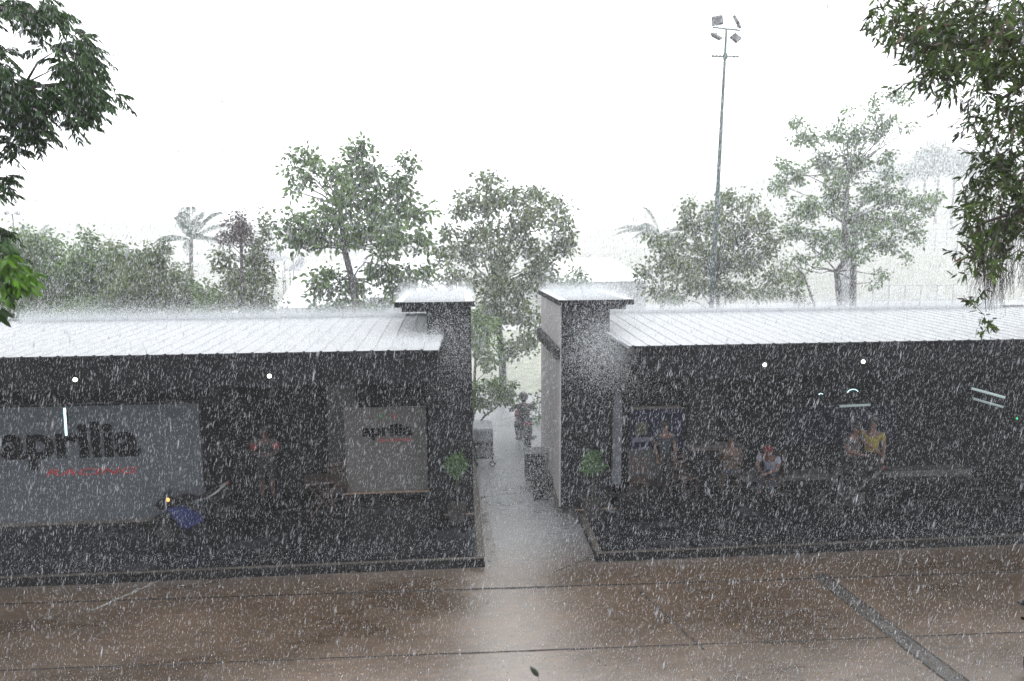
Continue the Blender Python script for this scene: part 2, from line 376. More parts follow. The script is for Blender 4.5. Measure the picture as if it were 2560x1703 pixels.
def pavilion(label, X0, X1, s, alley_x, eave_x, tin, tout, tro):
    """s=+1 left building (tower on its right end)"""
    t = thing('pavilion', label, 'building', ((X0 + X1) / 2, PY0, 0)); t.location = (0, 0, 0)
    # main roof up to the tower side, and the front strip that reaches the tower face
    if s > 0:
        ribbed_roof(X0, tout, s, t)
        ax, bx = tout, eave_x; q = [(tout, EY), (eave_x, EY), (eave_x + .07, TY - .004), (tout, TY - .004)]
    else:
        ribbed_roof(tout, X1, s, t)
        q = [(eave_x, EY), (tout + .01, EY), (tout + .01, TY - .004), (eave_x - .25, TY - .004)]
        if eave_x > tout: q = [(tout - .1, TY - .004), (tout + .0, EY + .0), (tout, EY), (tout, TY - .004)]
    fr = MB(); n = len(q)
    vs = [(x, y, EZ + (y - EY) * SL - .005) for x, y in q] + [(x, y, EZ + (y - EY) * SL - .06) for x, y in q]
    fr.add(vs, [tuple(range(n)), tuple(range(2 * n - 1, n - 1, -1))] + [(i, i + n, (i + 1) % n + n, (i + 1) % n) for i in range(n)])
    fr.build('roof_flashing', M_roof, t)
    e0, e1 = (X0, eave_x) if s > 0 else (eave_x, X1)
    MB().box(e0, e1, EY + .004, EY + .10, 3.33, EZ - .075).build('fascia', M_charcoal, t)
    gt = MB(); gt.box(e0, e1, EY - .035, EY + .0, EZ - .07, EZ - .012); gt.build('gutter', M_charcoal, t)
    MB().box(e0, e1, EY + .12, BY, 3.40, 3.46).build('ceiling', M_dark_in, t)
    # back roof edge band
    MB().box(X0 if s > 0 else tout, tout if s > 0 else X1, BY + .002, BY + .12, EZ - .3, EZ + (BY - EY) * SL + .06).build('rear_parapet', mat('grey_parapet', (.13, .135, .14), .6), t)
    # plinth
    p0, p1 = (X0, alley_x) if s > 0 else (alley_x, X1)
    MB().box(p0, p1, PY0, PY1, .0, .165).build('plinth', M_kerbside, t, bevel=.006)
    kb = MB(); kw = .11
    nseg = int((p1 - p0) / 1.2)
    for i in range(nseg):
        a = p0 + (p1 - p0) * i / nseg; b = p0 + (p1 - p0) * (i + 1) / nseg
        kb.box(a + .002, b - .002, PY0 - .008, PY0 + .055, .168, .186 + random.uniform(-.001, .001))
    kx0, kx1 = (alley_x - .13, alley_x + .008) if s > 0 else (alley_x - .008, alley_x + .11)
    for i in range(6):
        kb.box(kx0, kx1, PY0 + .06 + i * 1.15, PY0 + .06 + (i + 1) * 1.15 - .01, .168, .187)
    kb.build('stone_edging', M_kerb, t, bevel=.004)
    f0, f1 = (p0, kx0 - .004) if s > 0 else (kx1 + .004, p1)
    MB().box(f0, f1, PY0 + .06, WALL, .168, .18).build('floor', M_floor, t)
    # back wall and far end walls
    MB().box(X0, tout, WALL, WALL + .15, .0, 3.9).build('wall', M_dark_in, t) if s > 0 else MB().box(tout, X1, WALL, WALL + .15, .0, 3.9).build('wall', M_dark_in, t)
    # tower
    a, b = sorted((tin, tout))
    tw = MB().box(a, b, TY, 17.6, .166, 4.60).build('tower', [M_charcoal], t)
    return t
LT_IN, LT_OUT = .31, -.60
RT_IN, RT_OUT = 2.19, 3.20
PL = pavilion('long dark pavilion left of the lane, white ribbed roof, with grey advert panels inside', -16, .31, 1, .45, -.33, LT_IN, LT_OUT, -1.2)
PR = pavilion('long dark pavilion right of the lane, white ribbed roof, people sheltering inside', 2.19, 19, -1, 2.52, 3.38, RT_IN, RT_OUT, 3.62)
# pale cladding on the lane side of the right tower and its dark awning band
sdp = MB(); 
for i in range(4): sdp.box(RT_IN - .03, RT_IN - .003, TY + .02 + i * .82, TY + .02 + (i + 1) * .82 - .015, .19, 4.55)
sdp.build('side_cladding', M_side, PR)
MB().box(RT_IN - .14, RT_IN - .033, TY + .01, 17.6, 3.42, 3.66).build('awning_band', M_charcoal, PR)
MB().box(RT_IN - .1, RT_IN - .033, TY + .02, 18.2, .187, .30).build('wall_kerb', M_kerb, PR)
for (t, x0, x1, ov) in ((PL, -1.22, .36, 1), (PR, 2.12, 3.66, -1)):
    # sloping tower roof: dark two-step fascia, pale ribbed deck with a ridge flashing
    z0, z1 = 4.66, 4.60
    rb = MB(); n = 22; vs = []
    y0, y1 = TY - .12, 17.75
    for i in range(n + 1):
        y = y0 + (y1 - y0) * i / n; z = z0 + (z1 - z0) * i / n
        for dy, dz in ((0, 0), (.1, 0), (.11, .012), (.14, .012)):
            if i < n: vs += [(x0, y + dy, z + dz), (x1, y + dy, z + dz)]
    fs = [(2 * k, 2 * k + 1, 2 * k + 3, 2 * k + 2) for k in range(len(vs) // 2 - 1)]
    rb.add(vs, fs).build('tower_roof', M_roof, t)
    fl = MB()
    for xa in (x0, x1 - .16):
        fl.add([(xa, y0, z0 + .02), (xa + .16, y0, z0 + .02), (xa + .16, y1, z1 + .02), (xa, y1, z1 + .02)], [(0, 1, 2, 3)])
    fl.build('edge_flashing', mat('white_flashing', (.5, .51, .53), .35, var=.1), t)
    fa = MB().box(x0 - .01, x1 + .01, y0 - .03, y0 - .002, z0 - .09, z0 + .012)
    fa.add([(x0 - .015, y0, z0 - .09), (x0 - .002, y0, z0 - .09), (x0 - .002, y1, z1 - .09), (x0 - .015, y1, z1 - .09), (x0 - .015, y0, z0 + .01), (x0 - .002, y0, z0 + .01), (x0 - .002, y1, z1 + .01), (x0 - .015, y1, z1 + .01)],
           [(0, 3, 2, 1), (4, 5, 6, 7), (0, 1, 5, 4), (1, 2, 6, 5), (2, 3, 7, 6), (3, 0, 4, 7)])
    fa.build('tower_fascia', M_charcoal, t)
    a, b = (x0 + .12, LT_OUT - .002) if ov > 0 else (RT_OUT + .002, x1 - .12)
    MB().box(a, b, TY + .02, TY + .5, z0 - .20, z0 - .092).build('bracket_beam', M_charcoal, t)
    # low stepped base with pale nosing at the foot of each tower
    a, b = (LT_OUT + .3, LT_IN - .02) if ov > 0 else (RT_IN + .24, RT_OUT + .1)
    MB().box(a, b, TY - .42, TY - .003, .182, .27).build('step', M_kerbside, t, bevel=.005)
    MB().box(a - .01, b + .01, TY - .45, TY - .40, .272, .288).build('step_nosing', mat('tan_nosing', (.13, .09, .06), .5, var=.3, vscale=9), t)
# interior fittings that read in the gloom
MB().box(5.35, 6.05, 15.45, WALL - .003, .181, 3.3).build('pillar', mat('grey_pillar', (.018, .021, .021), .8, spec=.1), PR)
MB().box(7.9, 10.6, WALL - .05, WALL - .003, 1.0, 1.9).build('wall_panel', mat('blue_wall_panel', (.005, .006, .016), .7, spec=.1, var=.3), PR)
MB().box(6.6, 12.4, WALL - .35, WALL - .003, .182, .33).build('ledge', mat('dim_grey_ledge', (.06, .062, .06), .7, spec=.1, var=.3, vscale=3), PR)
MB().box(-2.9, -2.3, WALL - .25, WALL - .003, .182, 3.3).build('pillar', mat('dim_pillar', (.009, .0095, .010), .6), PL)
MB().box(-16, -5.45, 14.32, 14.75, .181, .26).build('ledge', mat('dim_brown_ledge', (.05, .043, .036), .6, var=.4, vscale=3), PL)

# ------------------------------------------------------------------ adverts and lettering
def text_mesh(name, body, m, parent, loc, width, height, shear=0.0, bold=0.0, rz=0.0):
    cu = bpy.data.curves.new('t', 'FONT'); cu.body = body; cu.extrude = .0; cu.offset = bold; cu.shear = shear; cu.resolution_u = 4; cu.extrude = .01
    tmp = bpy.data.objects.new('t', cu); col.objects.link(tmp)
    dg = bpy.context.evaluated_depsgraph_get(); me = bpy.data.meshes.new_from_object(tmp.evaluated_get(dg))
    bpy.data.objects.remove(tmp); me.name = name
    vs = np.array([v.co[:] for v in me.vertices]); mn, mx = vs.min(0), vs.max(0)
    o = bpy.data.objects.new(name, me); me.materials.clear(); me.materials.append(m); link(o, parent)
    sx, sz = width / (mx[0] - mn[0]), height / (mx[1] - mn[1])
    for v in me.vertices:
        x, y, z = v.co; v.co = ((x - mn[0]) * sx, -(z + .01) * .6, (y - mn[1]) * sz)
    me.update(); o.location = loc; return o
def frame_px(px0, px1, py0, py1, Y):
    a = aty(px0, py1, Y); b = aty(px1, py0, Y); return a.x, b.x, a.z, b.z
t = thing('advert_panel', 'large pale grey wall panel with big black lettering over red RACING, at the left', 'sign')
x1 = aty(507, 1160, 14.3).x; z1 = aty(300, 1013, 14.3).z
MB().box(-16, x1, 14.3, 14.36, .262, z1).build('board', M_panelgrey, t)
fr_ = MB().box(x1 + .002, x1 + .05, 14.28, 15.6, .182, z1 + .03).box(-16, x1, 14.28, 14.4, z1 + .002, z1 + .04); fr_.build('frame', M_black, t)
a0, a1, b0, b1 = frame_px(6, 345, 1052, 1178, 14.28)
text_mesh('lettering', 'aprilia', M_letterblack, t, (a0, 14.296, b0), a1 - a0, b1 - b0, bold=.035)
a0, a1, b0, b1 = frame_px(115, 343, 1168, 1191, 14.28)
text_mesh('lettering', 'RACING', M_letterred, t, (a0, 14.296, b0), a1 - a0, b1 - b0, shear=.25, bold=.012)
t = thing('advert_panel', 'smaller warm grey panel with black and red lettering, beside the left tower', 'sign')
x0_, x1_, z0_, z1_ = frame_px(868, 1064, 1016, 1230, 15.2)
MB().box(x0_, x1_, 15.2, 15.26, z0_, z1_).build('board', M_panelwarm, t)
MB().box(x0_ - .02, x1_ + .03, 15.15, 15.28, z0_ - .045, z0_ - .003).build('sill', mat('tan_sill', (.16, .11, .075), .5), t)
MB().box(x0_ + .03, x1_ - .03, 15.28, WALL - .003, .182, z0_ - .05).build('support', M_dark_in, t)
a0, a1, b0, b1 = frame_px(905, 1030, 1058, 1102, 15.18)
text_mesh('lettering', 'aprilia', M_letterblack, t, (a0, 15.196, b0), a1 - a0, b1 - b0, bold=.035)
a0, a1, b0, b1 = frame_px(945, 1030, 1096, 1105, 15.18)
text_mesh('lettering', 'RACING', M_letterred, t, (a0, 15.196, b0), a1 - a0, b1 - b0, shear=.25, bold=.012)
for px, mm in ((951, M_lettergreen), (985, M_letterred)):
    a0, a1, b0, b1 = frame_px(px - 3, px + 4, 1032, 1050, 15.19)
    MB().add([(a0, 15.194, b1), (a1, 15.194, (b0 + b1) / 2), (a0 + .02, 15.194, b0), (a0, 15.19, b1), (a1, 15.19, (b0 + b1) / 2), (a0 + .02, 15.19, b0)],
             [(0, 1, 2), (5, 4, 3), (0, 3, 4, 1), (1, 4, 5, 2), (2, 5, 3, 0)]).build('flash_mark', mm, t)
t = thing('display_board', 'navy and grey display board with white script beside the pale blue banner', 'sign')
x0_, x1_, z0_, z1_ = frame_px(1572, 1712, 1014, 1200, 15.5)
zm = z0_ + (z1_ - z0_) * .42
MB().box(x0_, x1_, 15.5, 15.56, zm, z1_ - .06).build('upper_print', M_navy, t)
MB().box(x0_, x0_ + .8, 15.5, 15.56, z0_, zm - .003).build('lower_print', mat('dim_grey_print', (.035, .038, .042), .6), t)
MB().box(x0_ + .0, x1_ - .1, 15.46, 15.56, z1_ - .055, z1_).build('header', mat('tan_header', (.06, .05, .043), .6), t)
lg = MB()
for k, (u0, v0, u1, v1) in enumerate(((.05, .50, .42, .56), (.05, .44, .09, .50), (.16, .40, .36, .43), (.30, .44, .34, .50), (.12, .62, .2, .65))):
    W_, H_ = x1_ - x0_, z1_ - z0_
    lg.add([(x0_ + u0 * W_, 15.495, z0_ + v0 * H_ + .03), (x0_ + u1 * W_, 15.495, z0_ + v0 * H_ + .05), (x0_ + u1 * W_, 15.495, z0_ + v1 * H_ + .05), (x0_ + u0 * W_, 15.495, z0_ + v1 * H_ + .03)], [(0, 1, 2, 3)])
lg.build('white_strokes', mat('pale_lilac_print', (.09, .09, .13), .6), t)
MB().box(x0_ + .12, x0_ + .42, 15.492, 15.497, z0_ + 1.08, z0_ + 1.38).build('olive_print', mat('olive_print', (.03, .033, .016), .6, var=.5, vscale=8), t)
MB().box(x0_ + .05, x0_ + .1, 15.57, 15.7, .181, z0_ + .2).build('stand_post', M_black, t); MB().box(x1_ - .1, x1_ - .05, 15.57, 15.7, .181, z1_ - .1).build('stand_post', M_black, t)
t = thing('banner', 'tall narrow pale blue feather banner standing at the right tower corner', 'banner', aty(1541, 1222, 14.9).xyz * 1)
t.location = (aty(1541, 1222, 14.9).x, 14.9, .18)
bn = MB(); hh = 2.12
bn.loft([(0, .09, .0, .0)]) if False else None
pts_ = []
for i in range(12):
    z = .25 + hh * i / 11; off = .015 * math.sin(i * 1.3)
    pts_.append((z, off))
V = []; Fs = []
for z, off in pts_:
    ww = .10 if z < 2.1 else .10 - (z - 2.1) * .2
    V += [(-ww, -.004 + off, z), (ww, -.004 - off, z), (ww, .004 - off, z), (-ww, .004 + off, z)]
for i in range(11):
    for k in range(4): Fs.append((4 * i + k, 4 * i + (k + 1) % 4, 4 * i + 4 + (k + 1) % 4, 4 * i + 4 + k))
Fs += [(3, 2, 1, 0), (44, 45, 46, 47)]
MB().add(V, Fs).build('fabric', M_banner, t)
MB().tube([(-.12, 0, .02), (-.12, 0, 2.5)], .012).build('pole', M_steel, t)
MB().tube([(-.12, 0, .0), (-.12, 0, .03)], [.16, .14], 16).build('base', M_black, t)

# ------------------------------------------------------------------ lamps, and glass reflections built as glowing tubes
lbl = ('small white spot lamp over the big grey panel, far left', 'small white spot lamp hanging left of the smaller panel', 'small white spot lamp over the grey pillar in the right pavilion', 'small white spot lamp right of the grey pillar lamp')
for i, (px, py) in enumerate(((189, 949), (674, 940), (1911, 912), (2157, 904))):
    p = aty(px, py, 12.52)
    t = thing('spot_lamp', lbl[i], 'lamp', p, 0, 'spot lamps on the pavilion fascias')
    MB().tube([(0, .02, .03), (0, .103, .05)], .012).build('bracket', M_black, t)
    MB().tube([(0, .05, .03), (0, .02, .01), (0, .0, .0)], [.02, .035, .042], 12).build('shade', M_black, t)
    MB().ell((0, -.012, .0), (.038, .03, .038)).build('bulb', M_bulb, t, smooth=True)
def tubeglint(a, b, Y, label, m=M_glint, rr=.022):  # reflections in glass, modelled as added glowing tubes with fittings
    A_, B_ = aty(*a, Y), aty(*b, Y); t = thing('tube_glint', label, 'lamp', (A_ + B_) / 2); d = (B_ - A_) / 2
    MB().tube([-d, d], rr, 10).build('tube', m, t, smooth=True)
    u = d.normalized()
    MB().tube([-d - u * .03, -d + u * .01], rr * 1.25, 10).build('added_end_cap', M_black, t)
    MB().tube([d - u * .01, d + u * .03], rr * 1.25, 10).build('added_end_cap', M_black, t)
    back = MB().tube([-d * .95 + Vector((0, .05, 0)), d * .95 + Vector((0, .05, 0))], .02, 6).build('added_holder', M_black, t)
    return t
tubeglint((161, 1018), (166, 1090), 14.2, 'upright pale cyan glass reflection, built as a glowing tube, in front of the big lettered panel')
tubeglint((2425, 970), (2512, 994), 15.4, 'dim white glass reflection at far right, built as a glowing tube, upper of the slanted pair', M_glintdim, .03)
tubeglint((2430, 996), (2508, 1018), 15.4, 'dim white glass reflection at far right, built as a glowing tube, lower of the slanted pair', mat('dimmer_glowing_reflection', (.4, .5, .5), .4, var=0, emit=.15), .028)
tubeglint((2096, 1016), (2176, 1012), 15.4, 'dim level glass reflection, built as a glowing tube, above the people in the right pavilion', mat('dimmer_glowing_reflection', (.4, .5, .5), .4, var=0, emit=.15), .028)
for (px, py, s_, lb_) in ((2132, 985, .14, 'small curved highlight, built as a glowing arc, above the level reflection'), (2052, 988, .05, 'tiny curved highlight, built as a glowing arc, left of the bigger one')):  # curved highlights, modelled as added glowing arcs
    p = aty(px, py, 15.3); t = thing('curved_glint', lb_, 'lamp', p)
    MB().tube([(s_ * math.cos(a), 0, s_ * .8 * math.sin(a)) for a in np.linspace(.5, 2.9, 9)], .010, 6).build('tube', M_glint, t, smooth=True)
    MB().tube([(0, .03, -.01), (0, .45, -.01)], .01, 6).build('arm', M_black, t)
p = aty(2541, 1046, 15.0); t = thing('indicator_light', 'tiny green indicator light on a small box at the far right', 'light', p)
MB().ell((0, -.02, 0), (.02, .02, .03)).build('lens', M_greenlight, t)
MB().box(-.05, .05, 0, .06, -.08, .08).build('box', M_black, t); MB().tube([(0, .03, -.08), (0, .03, .18 - p.z)], .015).build('post', M_black, t)

# ------------------------------------------------------------------ people
def skin_obj(name, verts, edges, rad, m, parent, root=0, sub=1):
    me = bpy.data.meshes.new(name); me.from_pydata([tuple(v) for v in verts], edges, []); me.materials.append(m)
    o = bpy.data.objects.new(name, me); link(o, parent)
    sk = o.modifiers.new('skin', 'SKIN'); sk.use_smooth_shade = True; sk.branch_smoothing = .6
    lay = me.skin_vertices[0].data if me.skin_vertices else None
    if lay is None:
        bm_ = None
    for i, r in enumerate(rad):
        r = r if hasattr(r, '__len__') else (r, r)
        me.skin_vertices[0].data[i].radius = r; me.skin_vertices[0].data[i].use_root = (i == root)
    if sub: s = o.modifiers.new('subsurf', 'SUBSURF'); s.levels = sub; s.render_levels = sub
    return o
def ensure_skin(me):
    pass
def person(label, loc, rz, J, shirt, trousers, skin=None, sleeve=None, hair=None, cap=None, cap_m=None, helmet=None, scale=1.0, long_sleeve=False, shorts=False):
    """J: joint positions, figure faces -Y"""
    skin = skin or M_skind
    t = thing('person', label, 'person', loc, rz); t.scale = (scale,) * 3
    V = []; E_ = []; Rd = []; ix = {}
    def add(n, p, r, par=None):
        ix[n] = len(V); V.append(Vector(p)); Rd.append(r)
        if par is not None: E_.append((ix[par], ix[n]))
    P = {k: Vector(v) for k, v in J.items()}
    add('pelvis', P['pelvis'], (.145, .10))
    add('waist', P['pelvis'].lerp(P['chest'], .45), (.125, .09), 'pelvis')
    add('chest', P['chest'], (.155, .105), 'waist')
    add('neck', P['neck'], (.055, .055), 'chest')
    hd = (P['head'] - P['neck']).normalized()
    add('jaw', P['neck'].lerp(P['head'], .55), (.065, .07), 'neck')
    add('head', P['head'], (.085, .10), 'jaw'); add('crown', P['head'] + hd * .07, (.06, .07), 'head')
    face = Vector(J.get('face', (0, -1, 0))).normalized()
    for s_ in ('l', 'r'):
        add('sh' + s_, P['sh' + s_], .058, 'chest'); add('el' + s_, P['el' + s_], .043, 'sh' + s_)
        add('wr' + s_, P['wr' + s_], .028, 'el' + s_)
        hdir = (P['wr' + s_] - P['el' + s_]).normalized(); pc = P['wr' + s_] + hdir * .075
        side = hdir.cross(Vector((0, 0, 1))); side = side.normalized() if side.length > .1 else Vector((1, 0, 0)); dn = hdir.cross(side)
        add('palm' + s_, pc, (.036, .018), 'wr' + s_)
        for k in range(4):
            o_ = side * (.026 - .0175 * k); ln = (.066, .076, .072, .056)[k]
            add(f'f{s_}{k}a', pc + hdir * .035 + o_, .0095, 'palm' + s_); add(f'f{s_}{k}b', pc + hdir * (.035 + ln * .6) + o_ * 1.1 - dn * .012, .0085, f'f{s_}{k}a')
            add(f'f{s_}{k}c', pc + hdir * (.035 + ln * .85) + o_ * 1.1 - dn * .035, .007, f'f{s_}{k}b')
        add(f't{s_}a', P['wr' + s_] + hdir * .045 + side * .042, .011, 'palm' + s_); add(f't{s_}b', P['wr' + s_] + hdir * .085 + side * .056 - dn * .012, .009, f't{s_}a')
        add('hip' + s_, P['hip' + s_], .088, 'pelvis'); add('kn' + s_, P['kn' + s_], .058, 'hip' + s_)
        add('calf' + s_, P['kn' + s_].lerp(P['an' + s_], .35), .054, 'kn' + s_)
        add('an' + s_, P['an' + s_], .036, 'calf' + s_)
    skin_obj('body', V, E_, Rd, skin, t)
    # shirt: torso and sleeves
    V2 = [P['pelvis'] + (P['pelvis'] - P['chest']).normalized() * .06, P['pelvis'].lerp(P['chest'], .4), P['chest'], P['neck'].lerp(P['chest'], .45)]
    E2 = [(0, 1), (1, 2), (2, 3)]; R2 = [(.175, .125), (.155, .12), (.185, .13), (.085, .08)]
    for s_ in ('l', 'r'):
        k = len(V2); V2 += [P['sh' + s_], P['sh' + s_].lerp(P['el' + s_], .62)]; R2 += [.078, .070]; E2 += [(2, k), (k, k + 1)]
        if long_sleeve: V2 += [P['el' + s_], P['wr' + s_]]; R2 += [.058, .042]; E2 += [(k + 1, k + 2), (k + 2, k + 3)]
    skin_obj('shirt', V2, E2, R2, shirt, t)
    if sleeve:
        for s_ in ('l', 'r'):
            a, b = P['sh' + s_], P['sh' + s_].lerp(P['el' + s_], .66)
            MB().tube([a.lerp(b, .35), a.lerp(b, .7), b], [.088, .083, .080], 12).build('sleeve_trim', sleeve, t, smooth=True)
    # trousers
    V3 = [P['pelvis']]; E3 = []; R3 = [(.160, .118)]
    for s_ in ('l', 'r'):
        k = len(V3); V3 += [P['hip' + s_], P['kn' + s_]]; R3 += [.102, .074]; E3 += [(0, k), (k, k + 1)]
        if not shorts: V3 += [P['an' + s_].lerp(P['kn' + s_], .12)]; R3 += [.055]; E3 += [(k + 1, k + 2)]
    skin_obj('trousers', V3, E3, R3, trousers, t)
    for s_ in ('l', 'r'):
        a = P['an' + s_]; d = Vector(J.get('toe', (0, -1, 0))).normalized()
        MB().ell(a + d * .075 + Vector((0, 0, -.045)), (.048, .135, .045), rot=(0, 0, math.atan2(-d.x, d.y) + math.pi)).build('shoe', M_black, t, smooth=True)
    # head features
    h = P['head']; side = face.cross(Vector((0, 0, 1))).normalized()
    if helmet:
        MB().ell(h + Vector((0, .005, .02)), (.135, .15, .14), 20, 12).build('helmet', helmet, t, smooth=True)
        MB().ell(h + face * .065 + Vector((0, 0, .015)), (.108, .09, .055), 16, 8).build('visor', M_glassdark, t, smooth=True)
    else:
        for k in (-1, 1):
            MB().ell(h + face * .088 + side * .033 * k + Vector((0, 0, .012)), (.013, .008, .008), 8, 6).build('eye', M_white, t, smooth=True)
            MB().ell(h + side * .088 * k - face * .005, (.012, .022, .032), 8, 6).build('ear', skin, t, smooth=True)
        MB().ell(h + face * .105 + Vector((0, 0, -.015)), (.014, .02, .024), 8, 6).build('nose', skin, t, smooth=True)
        MB().ell(h + face * .088 + Vector((0, 0, -.052)), (.024, .008, .007), 8, 6).build('mouth', mat('lip', (.2, .06, .05)), t, smooth=True)
        MB().ell(h - face * .02 + Vector((0, 0, .045)), (.105, .115, .092), 16, 10).build('hair', hair or M_hair, t, smooth=True)
        if cap_m:
            c = MB().ell(h + Vector((0, 0, .062)), (.113, .122, .09), 16, 10)
            c.ell(h + face * .14 + Vector((0, 0, .05)), (.075, .075, .010), 12, 6); c.build('cap', cap_m, t, smooth=True)
    return t
STAND = dict(pelvis=(0, 0, .95), chest=(0, 0, 1.30), neck=(0, .0, 1.48), head=(0, -.01, 1.64), shl=(.19, 0, 1.41), shr=(-.19, 0, 1.41),
             ell=(.26, .03, 1.13), elr=(-.26, .03, 1.13), wrl=(.24, -.08, .89), wrr=(-.24, -.08, .89), hipl=(.10, 0, .90), hipr=(-.10, 0, .90),
             knl=(.11, -.02, .50), knr=(-.11, -.02, .50), anl=(.12, .02, .09), anr=(-.12, .02, .09))
CROSS = dict(STAND, ell=(.27, -.03, 1.15), elr=(-.27, -.03, 1.15), wrl=(.02, -.20, 1.13), wrr=(-.02, -.23, 1.18))
REACH = dict(STAND, ell=(.30, -.22, 1.22), wrl=(.42, -.42, 1.05), elr=(-.25, -.12, 1.14), wrr=(-.08, -.34, 1.08), chest=(0, -.05, 1.29), neck=(0, -.09, 1.46), head=(0, -.14, 1.61))
SIT = dict(pelvis=(0, .05, .50), chest=(0, -.02, .86), neck=(0, -.06, 1.03), head=(0, -.12, 1.18), shl=(.19, -.03, .96), shr=(-.19, -.03, .96),
           ell=(.24, -.12, .70), elr=(-.24, -.12, .70), wrl=(.10, -.36, .63), wrr=(-.10, -.36, .63), hipl=(.10, .02, .49), hipr=(-.10, .02, .49),
           knl=(.14, -.42, .50), knr=(-.14, -.42, .50), anl=(.14, -.44, .09), anr=(-.14, -.44, .09))
LEAN = dict(SIT, chest=(0, -.16, .83), neck=(0, -.27, .97), head=(0, -.37, 1.07), shl=(.19, -.20, .92), shr=(-.19, -.20, .92), ell=(.22, -.34, .68), elr=(-.22, -.34, .68), wrl=(.06, -.52, .62), wrr=(-.06, -.52, .62))
RIDE = dict(SIT, pelvis=(0, .22, .84), chest=(0, .02, 1.17), neck=(0, -.04, 1.32), head=(0, -.08, 1.46), shl=(.2, .0, 1.26), shr=(-.2, .0, 1.26),
            ell=(.33, -.18, 1.08), elr=(-.33, -.18, 1.08), wrl=(.33, -.42, 1.03), wrr=(-.33, -.42, 1.03), hipl=(.11, .2, .82), hipr=(-.11, .2, .82),
            knl=(.20, -.16, .70), knr=(-.20, -.16, .70), anl=(.19, .06, .33), anr=(-.19, .06, .33))
C_black = mat('black_cloth', (.007, .007, .008), .8, var=.2); C_yellow = mat('yellow_cloth', (.18, .145, .015), .7, var=.2, vscale=5)
C_white = mat('white_cloth', (.17, .18, .24), .8, var=.12, vscale=6); C_beige = mat('beige_cloth', (.085, .066, .05), .8, var=.15, vscale=6)
C_blue = mat('grey_blue_cloth', (.018, .026, .036), .8, var=.2); C_denim = mat('denim_cloth', (.012, .018, .032), .8, var=.2); C_red = mat('red_cloth', (.16, .012, .01), .7, var=.1)
C_dgrey = mat('dark_grey_cloth', (.014, .014, .016), .8, var=.2); C_redcap = mat('dark_red_cloth', (.09, .008, .01), .8)
FZ = .18
def P_(px, Y): return (aty(px, 1200, Y).x, Y, FZ)
person('man in black shirt with red sleeve trim, arms folded, standing between the two grey panels', P_(668, 15.2), R(6), CROSS, C_black, C_dgrey, skin=M_skind, sleeve=C_red, shorts=True)
person('person in yellow shirt and dark trousers standing at the right end of the group', P_(2172, 14.5), R(-35), STAND, C_yellow, C_black, skin=M_skin)
person('person in dark shirt reaching a bare arm toward the one in yellow', P_(2120, 14.3), R(25), REACH, C_dgrey, C_black, skin=M_skin)
person('person in white shirt and dark red cap sitting bent forward', P_(1925, 14.7), R(-38), LEAN, C_white, C_denim, skin=M_skin, cap_m=C_redcap)
person('person in beige shirt sitting on a wooden chair, back turned', P_(1826, 14.9), R(165), SIT, C_beige, C_denim, skin=M_skin)
person('person in grey blue shirt standing beside the display board', P_(1660, 15.1), R(10), STAND, C_blue, C_dgrey, skin=M_skin, scale=.93)

